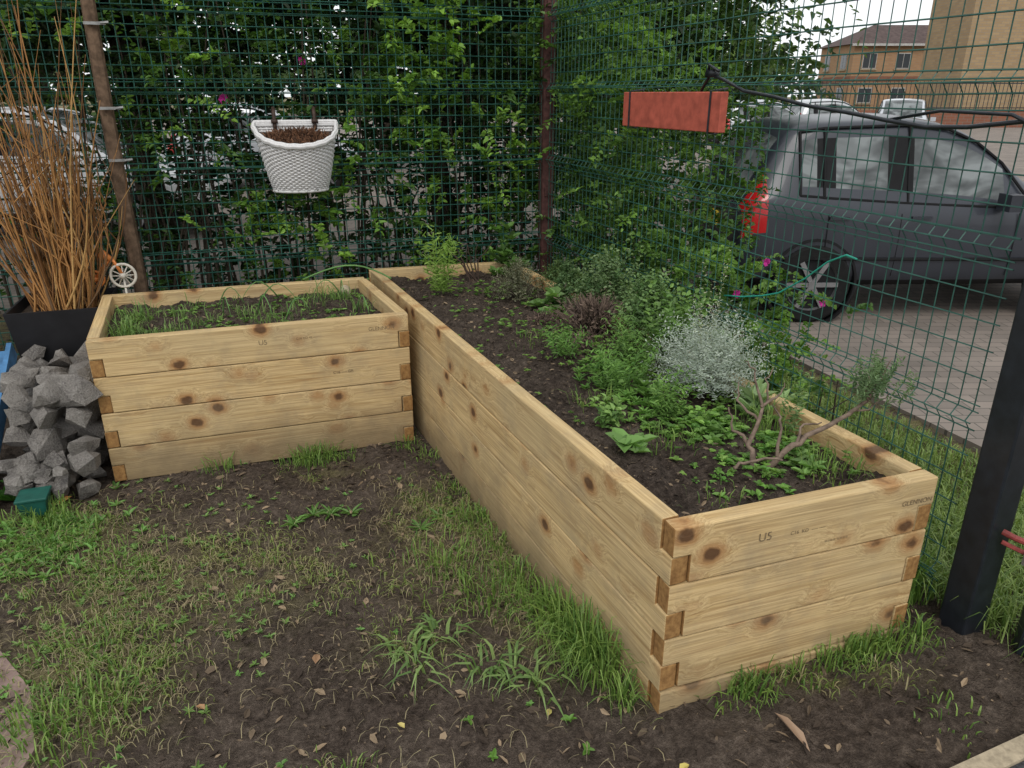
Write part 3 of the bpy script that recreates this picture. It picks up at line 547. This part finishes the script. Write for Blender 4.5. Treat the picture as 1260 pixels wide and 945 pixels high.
for px,py,nn,h in [(.55,2.9,60,.16),(.5,2.2,50,.09),(.95,1.98,90,.08),(.86,2.3,70,.16),(.3,2.5,40,.1),(.75,2.85,60,.2),(1.0,2.05,40,.1),(.1,3.3,40,.07),(.6,1.85,30,.06)]: tuft(gl2,px,py,.05,nn,h*.4,h,z=1,wd=(.002,.004))
gl2.make('bed_grass',plm)
lv=Leaves(); n=950; a=rng.uniform(0,6.28,n); e=np.arccos(rng.uniform(.0,1,n)); c=at(.73,2.64); D=np.column_stack([np.cos(a)*np.sin(e),np.sin(a)*np.sin(e),np.cos(e)+.15])
B=c+D*np.array([.05,.05,.07])+rnd(n,.014)+np.array([0,0,.05]); lv.shoots(B,D+rnd(n,.16),.155*rng.uniform(.5,1.3,n)*(1+.3*np.cos(e)),15,.014,.0034,lerpc((.30,.36,.31),(.56,.61,.55),rng.uniform(0,1,n)),.05,.14)
n=9; B=np.repeat((c+np.array([-.01,.0,.1]))[None],n,0)+rnd(n,.015); D=np.array([0,0,1.])+rnd(n,.09); lv.shoots(B,D,rng.uniform(.28,.46,n),26,.014,.004,np.array([[.4,.42,.28]]),0); lv.make('curry_plant',leafmat('silver_leaf',.7,.15))
tw=simple('woody_twig',(.17,.125,.095),.85,.2,.45,40,bump=.6)
rp=empty('rosemary_shrub'); mb=MB(); z0=float(soilz(.74,2.02)); 
def br(pts,r0,r1,k=.65): 
    m_=len(pts); P=[]
    for i_ in range(m_-1):
        A=Vector(pts[i_]);B=Vector(pts[i_+1])
        for t in (0,.25,.5,.75): P.append(A.lerp(B,t)+Vector((random.gauss(0,.004),random.gauss(0,.004),random.gauss(0,.004))))
    P.append(Vector(pts[-1])); mb.tube(P,[k*(r0+(r1-r0)*i/(len(P)-1)) for i in range(len(P))],7)
br([(.73,2.0,z0-.02),(.80,2.02,.67),(.90,2.06,.72),(1.03,2.1,.78),(1.08,2.1,.82)],.017,.008)
br([(.73,2.0,z0),(.72,2.05,.70),(.76,2.1,.80),(.74,2.14,.90)],.016,.004)
br([(.72,2.05,.70),(.67,2.08,.74),(.66,2.1,.80)],.010,.003)
br([(.76,2.1,.80),(.82,2.12,.83),(.84,2.15,.86)],.008,.002); br([(.75,2.08,.76),(.69,2.12,.82),(.70,2.16,.86)],.008,.002)
br([(.80,2.02,.67),(.82,2.08,.76),(.80,2.12,.80)],.009,.003); br([(.86,2.04,.70),(.90,2.1,.74),(.96,2.12,.74)],.008,.003)
br([(.66,1.98,z0+.02),(.70,2.0,.67),(.80,1.98,.68)],.009,.005); br([(.74,2.14,.90),(.71,2.15,.93)],.005,.002); br([(.78,2.11,.81),(.78,2.14,.88),(.80,2.15,.91)],.006,.002)
br([(1.03,2.1,.78),(1.1,2.1,.80),(1.15,2.12,.84)],.006,.002); br([(1.08,2.1,.82),(1.11,2.1,.9),(1.13,2.1,.96)],.006,.002); br([(1.08,2.1,.82),(1.07,2.1,.9)],.005,.002)
mb.obj('woody_stems',[tw],True,rp)
lv=Leaves(); n=42; B=np.array([1.10,2.11,.83])+rnd(n)*np.array([.035,.03,.02]); D=rnd(n,.28)+np.array([.3,0,1.]); lv.shoots(B,D,rng.uniform(.07,.14,n),34,.018,.0046,lerpc((.09,.16,.07),(.24,.34,.17),rng.uniform(0,1,n)),.0); lv.make('needles',plm,rp)
mb=MB()
for q in range(7):
    a=random.uniform(-1,1); br([(-.24+q*.01,4.45,.6),(-.26+a*.06,4.46,.74),(-.26+a*.14+random.gauss(0,.02),4.46,.80+random.uniform(0,.08))],.009,.003)
mb.obj('bare_shrub',[simple('dark_bark',(.06,.04,.03),.9)],True)
leafy('kale_plant',-.02,4.62,.09,24,5,.08,.5,(.06,.13,.03),(.14,.26,.06),.9,.34)
lv=Leaves()
n=700; u=rng.uniform(.05,.95,n); v=rng.uniform(.1,.9,n); p=bp(SQ,u,v,.003); k=rng.uniform(0,1,n)<(.26+.4*pn(p[:,0],p[:,1],8,3)); p=p[k]; lv.rosette(p,5,.022,.5,lerpc((.08,.17,.03),(.2,.33,.08),rng.uniform(0,1,len(p))),.5)
def bt(u,v,r,nn,h,bend=(.2,1.1)):
    q=P3d(u,v,SQ); tuft(lv,q[0],q[1],r,nn,h*.4,h,(.08,.17,.04),(.24,.36,.1),z=1,wd=(.002,.005),bend=bend)
for q in range(30): bt(random.uniform(.08,.92),random.uniform(.15,.85),.03,13,random.uniform(.05,.11))
bt(.09,.35,.035,110,.13);bt(.12,.6,.04,70,.12);bt(.2,.3,.04,60,.09);bt(.35,.4,.04,50,.08);bt(.8,.7,.04,40,.14);bt(.55,.5,.05,50,.10);bt(.9,.45,.04,30,.1)
lv.make('chive_patch',plm)
mb=MB()
for q in range(9):
    A=Vector(P3d(random.uniform(.35,.9),random.uniform(.3,.8),SQ)); a=random.uniform(0,6.28); Lx=random.uniform(.12,.22)
    mb.tube([A+Vector((math.cos(a)*Lx*t,math.sin(a)*Lx*t,.11*math.sin(t*2.9)+.01)) for t in np.linspace(0,1,8)],[.004*(1-.6*t) for t in np.linspace(0,1,8)],6)
A=Vector(P3d(.88,.9,SQ)); mb.tube([A+Vector((-.2+.5*t,.1*math.sin(t*3),.08+.06*math.sin(t*3.1))) for t in np.linspace(0,1,10)],.005,6)
mb.obj('onion_stalks',[simple('onion_green',(.10,.22,.06),.5,.4,.25,10)],True)
q=Vector(P3d(.9,.86,SQ)); bm=bmesh.new(); bmesh.ops.create_icosphere(bm,subdivisions=2,radius=.035)
for v_ in bm.verts: v_.co*=1+.15*noise.noise(v_.co*30)
me=bpy.data.meshes.new('small_stone'); bm.to_mesh(me); bm.free(); me.materials.append(kerbm); o=bpy.data.objects.new('small_stone',me); o.location=q+Vector((0,0,.02)); link(o)
# ------------------------------------------------ hedge & shrubs
hm=leafmat('rose_leaf',.5,.3)
def hedge(name,O,D,N,s0,s1,o0,o1,H,n,m,L,W,ca,cb,dens=None,sl=(.2,.45)):
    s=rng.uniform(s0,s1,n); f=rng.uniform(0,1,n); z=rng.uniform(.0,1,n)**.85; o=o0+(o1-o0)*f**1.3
    hh=H(s) if callable(H) else H; z=z*hh
    B=np.array(O)[None]+np.outer(s,np.array(D))-np.outer(o,np.array(N)); B[:,2]=z
    cl=pn(s*1.,z,3.4,5)+.6*pn(s,z,8,6); k=rng.uniform(-1.1,1.0,n)<cl+.35
    if dens is not None: k&=rng.uniform(0,1,n)<dens(s,z)
    B=B[k]; s=s[k];z=z[k];o=o[k]; n=len(B)
    Dd=rnd(n,.6)+np.array([0,0,.55])+np.array(N)*.55
    t=np.clip(.35+.35*pn(s,z,5,9)+rng.normal(0,.22,n)-(o-o0)*.35,0,1)  # deeper leaves get a darker colour, painting the hedge's inner shade
    lv=Leaves(); lv.shoots(B,Dd,rng.uniform(*sl,n),m,L,W,lerpc(ca,cb,t),.35,.2); ob=lv.make(name,hm); return ob
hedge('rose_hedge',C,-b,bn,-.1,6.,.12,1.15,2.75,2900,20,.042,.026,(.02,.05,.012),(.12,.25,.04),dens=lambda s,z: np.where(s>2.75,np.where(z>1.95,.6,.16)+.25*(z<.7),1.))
hedge('hedge_dark_interior',C,-b,bn,-1.6,6.,1.1,1.9,2.9,2600,14,.075,.05,(.010,.026,.008),(.04,.085,.02),dens=lambda s,z: np.where(s>2.9,np.where(z>1.9,.6,.10),1.),sl=(.3,.5))  # added back layer, leaves coloured dark to paint the hedge's shaded interior
def spray(name,pts,n,m,ca,cb,spread=.16,L=.045,W=.028):
    lv=Leaves()
    for x,y,z in pts:
        B=np.array([x,y,z])+rnd(n)*np.array([spread,.06,spread*1.2]); lv.shoots(B,rnd(n,.5)+np.array([0,-.4,.7]),rng.uniform(.1,.3,n),m,L,W,lerpc(ca,cb,rng.uniform(0,1,n)),.3)
    return lv.make(name,hm)
spray('rose_sprays',[(-.62,4.9,1.75),(-.50,4.95,1.55),(-.40,4.95,1.35),(-.55,4.9,1.95),(-.7,4.85,2.1),(-.35,5.0,1.85),(-1.25,4.7,1.0),(-1.2,4.7,.8),(-1.15,4.7,1.15),(-1.6,4.6,.85),(-.1,5.0,.85),(-.6,4.85,.8),(0.0,5.,1.3),(-1.8,4.5,1.9),(-1.0,4.75,1.6),(-2.6,4.4,2.1)],15,18,(.11,.24,.035),(.26,.44,.075))
def Hr(s): return 2.2-.15*s-.45*sstep(s,.7,1.15)
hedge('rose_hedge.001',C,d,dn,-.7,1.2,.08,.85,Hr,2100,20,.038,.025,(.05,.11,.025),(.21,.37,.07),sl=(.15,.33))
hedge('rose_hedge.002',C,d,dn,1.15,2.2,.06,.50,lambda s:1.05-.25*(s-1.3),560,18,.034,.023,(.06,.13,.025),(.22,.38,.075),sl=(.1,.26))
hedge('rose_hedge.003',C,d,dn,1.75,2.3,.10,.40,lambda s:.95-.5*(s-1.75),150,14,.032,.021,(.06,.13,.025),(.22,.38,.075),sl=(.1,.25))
mb=MB()
for q in range(110):
    s=random.uniform(-.1,5.6); p=C-b*s-bn*random.uniform(.25,1.0); H=random.uniform(1.2,2.6); lx=random.gauss(0,.25); ly=random.gauss(0,.15)
    mb.tube([p+Vector((lx*t*t,ly*t*t,H*t)) for t in np.linspace(0,1,6)],[.012*(1-.7*t) for t in np.linspace(0,1,6)],5,cap=False)
for q in range(50):
    s=random.uniform(0,2.2); p=C+d*s-dn*random.uniform(.2,.6); H=random.uniform(.6,1.4)*(1-.28*s); lx=random.gauss(0,.2)
    mb.tube([p+Vector((lx*t*t,0,H*t)) for t in np.linspace(0,1,5)],[.009*(1-.7*t) for t in np.linspace(0,1,5)],5,cap=False)
mb.obj('hedge_stems',[simple('hedge_bark',(.05,.04,.028),.9)],True)
mag=simple('magenta_petal',(.50,.03,.26),.6,.2,.2,40,bump=0); fe=empty('rose_flowers')
for x,y,z,r in [(-1.68,4.68,1.66,.036),(-1.25,4.86,1.87,.028),(1.43,3.34,.80,.028),(1.0,3.25,.86,.02),(1.2,3.5,.95,.02),(.42,5.3,1.9,.022)]:
    mb=MB()
    for k in range(9):
        a=k*.7+random.random()*.4; q_=random.uniform(.6,1.1); t=Vector((math.cos(a),random.uniform(-.9,.1),math.sin(a))); s_=Vector((-math.sin(a),0,math.cos(a))); c0=Vector((x,y,z)); mb.add([c0,c0+t*r*.6*q_+s_*r*.5,c0+t*r*1.1*q_+Vector((0,.01,0)),c0+t*r*.6*q_-s_*r*.5],[(0,1,2,3)])
    mb.obj('petals',[mag],parent=fe)
# ------------------------------------------------ trees
bark=simple('tree_bark',(.06,.048,.036),.95,.1,.4,14,bump=.6)
def tree(name,x,y,trunkH,r,cz,rad,n,L,W,ca,cb,clumps=26,droop=.3,m=10,z0=0):
    e=empty(name,(x,y,z0)); mb=MB()
    mb.tube([Vector((random.gauss(0,.03)*i,random.gauss(0,.03)*i,trunkH*i/5)) for i in range(6)],[r*(1-.09*i) for i in range(6)],9)
    lv=Leaves()
    for q in range(clumps):
        v_=rnd(1)[0]; v_/=np.linalg.norm(v_); f=random.uniform(.35,1)**.6; c=np.array([0,0,cz])+v_*np.array(rad)*f
        st=Vector((0,0,trunkH*random.uniform(.55,.98))); mid=st.lerp(Vector(c),.5)+Vector((0,0,.08*rad[2])); mb.tube([st,mid,Vector(c)],[r*.45,r*.25,r*.08],6,cap=False)
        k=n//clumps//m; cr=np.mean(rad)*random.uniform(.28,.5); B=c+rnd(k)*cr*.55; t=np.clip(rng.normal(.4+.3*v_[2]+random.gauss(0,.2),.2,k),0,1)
        lv.shoots(B,rnd(k,.7)+np.array([0,0,.3])+v_*.5,cr*rng.uniform(.3,.7,k),m,L,W,lerpc(ca,cb,t),droop,.2)
    mb.obj('trunk_and_limbs',[bark],True,e); lv.make('crown',hm,e); return e
tree('deciduous_tree',-2.85,6.1,3.0,.13,3.3,(1.8,1.2,1.3),16000,.09,.055,(.012,.03,.01),(.07,.14,.03))
tree('deciduous_tree.001',-.6,6.6,3.0,.12,2.9,(1.7,1.0,1.7),18000,.08,.05,(.012,.03,.01),(.07,.14,.03))
tree('deciduous_tree.002',-5.0,6.8,3.2,.13,3.6,(2.1,1.4,1.5),18000,.09,.055,(.012,.03,.01),(.07,.14,.03),clumps=34)
tree('deciduous_tree.003',.9,8.5,3.0,.14,3.0,(1.6,1.3,1.9),18000,.09,.055,(.02,.05,.015),(.10,.19,.035),clumps=32)
tree('deciduous_tree.004',-10,17,5,.2,5.2,(4,2.5,3.2),14000,.2,.13,(.015,.035,.012),(.08,.15,.03),clumps=34)
tree('deciduous_tree.005',-3,19,5,.2,5.,(4,2.5,3.4),14000,.2,.13,(.015,.035,.012),(.08,.15,.03),clumps=34)
tree('willow_tree',2.0,13.5,4.0,.22,4.2,(2.7,2.2,1.8),26000,.14,.035,(.08,.14,.035),(.22,.33,.09),clumps=40,droop=1.3,m=16)
lvd=Leaves()
for q in range(46):
    x=random.uniform(-70,22); y=random.uniform(55,75); h=random.uniform(4,8); k=45; B=np.array([x,y,h*.55])+rnd(k)*np.array([2.6,1.5,h*.25]); lvd.shoots(B,rnd(k)+[0,-.3,.3],1.6,9,.7,.5,lerpc((.03,.06,.02),(.10,.16,.05),np.clip(rng.normal(.45,.25,k),0,1)),.3)
lvd.make('distant_trees',hm)
# ------------------------------------------------ buildings
def brickmat(name,c1,c2,mo):
    m=NM(name,.9,.15); tc=m.new('ShaderNodeTexCoord'); sx=m.new('ShaderNodeSeparateXYZ'); m.l(tc.outputs['Object'],sx.inputs[0]); cx=m.new('ShaderNodeCombineXYZ')
    m.l(m.math('ADD',sx.outputs[0],sx.outputs[1]),cx.inputs[0]); m.l(sx.outputs[2],cx.inputs[1]); b_=m.new('ShaderNodeTexBrick'); b_.inputs['Scale'].default_value=1; b_.inputs['Brick Width'].default_value=.45; b_.inputs['Row Height'].default_value=.15; b_.inputs['Mortar Size'].default_value=.015
    b_.inputs['Color1'].default_value=(*c1,1); b_.inputs['Color2'].default_value=(*c2,1); b_.inputs['Mortar'].default_value=(*mo,1); m.l(cx.outputs[0],b_.inputs['Vector']); m.col(b_.outputs['Color']); return m.m
tan=brickmat('tan_brick',(.38,.27,.15),(.31,.215,.12),(.28,.23,.17)); org=brickmat('orange_brick',(.40,.24,.13),(.34,.20,.11),(.30,.23,.16)); redb=brickmat('red_brick',(.25,.10,.06),(.2,.085,.055),(.2,.15,.12))
glass=NM('window_glass',.08,.6); glass.col((.05,.06,.07)); glass=glass.m; slate=simple('roof_tiles',(.09,.065,.06),.9,.2,.3,3); wfr=simple('white_frame',(.45,.44,.42),.6)
def building(name,x,y,w_,dp,h,wall,rh=0,floors=3,nw=6,band=None,k0=0,sidew=True):
    e=empty(name,(x,y,0)); mb=MB(); mb.box((w_/2,dp/2,h/2),(w_,dp,h)); mb.obj('walls',[wall],parent=e)
    mb=MB(); fh=h/floors; sp=w_/nw
    def win(px,py,pz,rz):
        R=Matrix.Rotation(rz,3,'Z'); c=Vector((px,py,pz)); mb.box(c,(1.3,.10,1.35),rz,1); mb.box(c+R@Vector((-.31,-.04,0)),(.56,.06,1.2),rz,0); mb.box(c+R@Vector((.31,-.04,0)),(.56,.06,1.2),rz,0); mb.box(c+R@Vector((0,-.03,-.76)),(1.5,.2,.1),rz,2)
    for f in range(floors):
        for k in range(k0,nw): win((k+.5)*sp,0,f*fh+fh*.52,0)
        if sidew:
            for k in range(max(2,int(dp/sp))): win(0,(k+.5)*dp/max(2,int(dp/sp)),f*fh+fh*.52,-math.pi/2)
    mb.obj('windows',[glass,wfr,kerbm],parent=e)
    if band:
        mb=MB(); 
        for f in range(1,floors): mb.box((w_/2,dp/2,f*fh),(w_+.06,dp+.06,.45))
        mb.obj('brick_bands',[band],parent=e)
    mb=MB()
    if rh: 
        o_=.4; vs=[(-o_,-o_,h),(w_+o_,-o_,h),(w_+o_,dp+o_,h),(-o_,dp+o_,h),(dp*.4,dp/2,h+rh),(w_-dp*.4,dp/2,h+rh)]; mb.add(vs,[(0,1,5,4),(1,2,5),(2,3,4,5),(3,0,4),(3,2,1,0)]); mb.box((w_/2,-o_,h-.08),(w_+.8,.1,.2),0,1)
    else: mb.box((w_/2,dp/2,h+.1),(w_+.3,dp+.3,.25))
    mb.obj('roof',[slate,wfr],parent=e)
building('brick_apartment_block',27.2,49,26,5,13,tan,0,5,8,None,2,False)
building('brick_house',31.8,76,12.5,8,6.0,org,1.9,2,4,redb)
mb=MB(); mb.box((30,42,.45),(44,.25,.9)); mb.obj('low_brick_wall',[redb])
mb=MB()
for x in np.arange(8,52,.22): mb.tube([(x,41.9,.9),(x,41.9,2.3)],.02,4)
for z in (1.0,2.2): mb.box((30,41.9,z),(44,.04,.05))
mb.obj('steel_railings',[blk])
# ------------------------------------------------ cars
tyre=simple('tyre_rubber',(.012,.012,.012),.9,.2,.2,20); alloy=simple('alloy_wheel',(.3,.3,.31),.35,.5,.1,20,metal=.8); blackp=simple('black_trim',(.010,.010,.011),.7,.2,.2,20,bump=0)
cg=NM('car_glass',.06,.5); gv=cg.coord((1,1,2)); cg.col(cg.ramp(cg.noise(gv,2.2,3,.6,.6),[(.38,(.03,.035,.035)),(.5,(.09,.10,.10)),(.62,(.20,.22,.22))])); cgm=cg.m  # noise tones paint interior views and reflections into the glass colour
tl=NM('red_lens',.15,.6); tl.col((.42,.012,.014)); tlm=tl.m; wl_=NM('clear_lens',.1,.7); wl_.col((.6,.6,.62)); wlm=wl_.m
def car(name,loc,rz,paint,metal=.2,coat=.4,rough=.28):
    e=empty(name,loc); e.rotation_euler=(0,0,rz)
    pm=NM(name+'_paint',rough,.45); v=pm.coord(); nz=pm.noise(v,2,2); pm.col(pm.ramp(nz,[(.3,tuple(x*.9 for x in paint)),(.7,tuple(min(1,x*1.1) for x in paint))])); pm.b.inputs['Coat Weight'].default_value=coat; pm.b.inputs['Metallic'].default_value=metal
    S=[(0.00,.42,.74,.80,.60,.66,.52),(.03,.30,.84,.92,.70,.74,.60),(.10,.26,.93,1.02,.76,.78,.62),(.20,.25,.96,1.20,.78,.795,.60),(.32,.24,.96,1.38,.79,.80,.58),(.40,.24,.955,1.44,.80,.80,.585),(.44,.24,.95,1.455,.80,.80,.59),(.58,.24,.94,1.475,.80,.80,.60),(.62,.24,.935,1.48,.805,.805,.60),(1.17,.24,.90,1.50,.81,.81,.61),(1.25,.24,.895,1.50,.81,.81,.61),(1.55,.24,.88,1.47,.81,.81,.60),(1.78,.24,.87,1.38,.81,.81,.60),(2.0,.24,.865,1.23,.81,.81,.61),(2.22,.24,.86,1.05,.80,.80,.63),(2.36,.24,.85,.96,.80,.795,.66),(2.46,.24,.84,.93,.80,.79,.68),(2.95,.24,.79,.88,.79,.77,.65),(3.3,.27,.70,.78,.74,.72,.60),(3.42,.36,.56,.62,.64,.62,.50)]
    vs=[];fs=[];mi=[]; K=0
    for (x,zb,zl,zt,w0,w1,w2) in S:
        zm=zb+(zl-zb)*.62
        half=[(0,zb),(w0*.86,zb),(w0*.98,zb+.07),(w1*1.01,zb+(zl-zb)*.35),(w1*1.015,zm),(w1,zl-.03),(w1*.965,zl),(w2*1.04,zt-.045),(w2*.95,zt-.01),(w2*.5,zt+.015),(0,zt+.02)]
        sec=[(x,-a,z) for a,z in half]+[(x,a,z) for a,z in half[-2:0:-1]]; K=len(sec); vs+=sec
    H=11; n=len(S)
    for i_ in range(n-1):
        for k in range(K):
            k2=(k+1)%K; fs.append((i_*K+k,(i_+1)*K+k,(i_+1)*K+k2,i_*K+k2)); kk=k if k<H-1 else K-1-k
            x0=S[i_][0]; mt=0
            if kk==6 and x0 in (.44,.62,1.25,1.55,1.78): mt=1
            if kk==6 and x0 in (1.17,.58): mt=2
            if kk in (8,9) and x0 in (1.55,1.78,2.0,2.22): mt=1
            if kk in (8,9) and x0 in (.10,.20): mt=1
            if kk in (4,5) and x0 in (.03,.10): mt=3
            if kk in (6,) and x0 in (.03,.10): mt=3
            if kk<=1: mt=2
            mi.append(mt)
    fs.append(tuple(range(K))); mi.append(0); fs.append(tuple((n-1)*K+k for k in range(K))[::-1]); mi.append(0)
    me=bpy.data.meshes.new('body'); me.from_pydata(vs,[],fs); 
    for m_ in (pm.m,cgm,blackp,tlm): me.materials.append(m_)
    me.polygons.foreach_set('material_index',mi); me.polygons.foreach_set('use_smooth',[True]*len(fs))
    bm=bmesh.new(); bm.from_mesh(me); bmesh.ops.recalc_face_normals(bm,faces=bm.faces); bm.to_mesh(me); bm.free()
    o=bpy.data.objects.new('body',me); link(o,e); ss=o.modifiers.new('s','SUBSURF'); ss.levels=2; ss.render_levels=2
    mw=MB(); mt_=MB()
    for wx in (.60,2.75):
        for sg in (-1,1):
            n_=28
            def disc(r0,y0,r1,y1,mi): 
                a=[(wx+math.cos(q*6.283/n_)*r0,sg*y0,.30+math.sin(q*6.283/n_)*r0) for q in range(n_)]+[(wx+math.cos(q*6.283/n_)*r1,sg*y1,.30+math.sin(q*6.283/n_)*r1) for q in range(n_)]
                mw.add(a,[(q,(q+1)%n_,(q+1)%n_+n_,q+n_) for q in range(n_)],mi)
            disc(.35,.6,.35,.815,1);disc(.35,.815,.33,.818,1);disc(.33,.818,.325,.80,1)
            disc(.30,.62,.30,.815,0);disc(.30,.815,.28,.83,0);disc(.28,.83,.20,.832,0);disc(.20,.832,.19,.81,2);disc(.19,.81,.001,.805,1)
            for q in range(6):
                a=q*1.047; mw.box((wx+math.cos(a)*.10,sg*.822,.30+math.sin(a)*.10),(.2,.02,.035),M=Matrix.Rotation(-a,3,'Y'),mi=2)
            mw.box((wx,sg*.826,.30),(.06,.02,.06),mi=2)
    mw.obj('wheels',[tyre,blackp,alloy],False,e)
    win_st=[s_ for s_ in S if .43<s_[0]<2.05]
    for sg in (-1,1):
        lo=[(s_[0],sg*(s_[5]*.965+.001),s_[2]+.008) for s_ in win_st]; hi=[(s_[0],sg*(s_[6]*1.04-.004),s_[3]-.055) for s_ in win_st]
        mt_.tube(lo+[(2.2,sg*.772,.875)],.011,6,1); mt_.tube(hi+[(2.2,sg*.765,.90)],.011,6,1); mt_.tube([lo[0],hi[0]],.012,6,1)
        for q in (2,4): mt_.tube([lo[q-0],hi[q-0]],.012,6,1)
        for hx in (.74,1.36): mt_.box((hx,sg*.818,.80),(.15,.02,.022),mi=0)
        for sx_ in (.66,1.21,2.1): mt_.tube([(sx_,sg*.80,.36),(sx_+.0,sg*.8175,.5),(sx_,sg*.8200,.66),(sx_,sg*.810,.83)],.0035,4,1)
        mt_.tube([(.12,sg*.79,.50),(.6,sg*.822,.50),(2.7,sg*.822,.48),(3.2,sg*.77,.48)],.012,6,1)
        mt_.box((1.95,sg*.90,.92),(.10,.15,.12),mi=0); mt_.box((3.2,sg*.64,.70),(.16,.12,.12),.5*-sg,2)
    mt_.box((.0,0,.50),(.06,1.2,.1),mi=1); mt_.box((-.005,0,.72),(.02,.5,.11),mi=3)
    ob=mt_.obj('trim',[pm.m,blackp,wlm,simple('number_plate',(.6,.45,.05),.5)],False,e)
    return e
car('parked_car',(1.66,6.40,.03),math.radians(2),(.030,.034,.044),.1,.2,.35)
car('parked_car.001',(13.2,27,.03),math.radians(-115),(.5,.52,.55))
car('parked_car.002',(8.6,25,.03),math.radians(5),(.45,.47,.48))
car('parked_car.003',(5.6,22,.03),math.radians(4),(.40,.42,.44))
car('parked_car.004',(-7.2,9.8,.03),math.radians(3),(.75,.75,.75))
car('parked_car.005',(-6.2,14.5,.03),math.radians(8),(.4,.42,.44))
print('OBJ',len(bpy.data.objects),'polys',sum(len(m.polygons) for m in bpy.data.meshes))
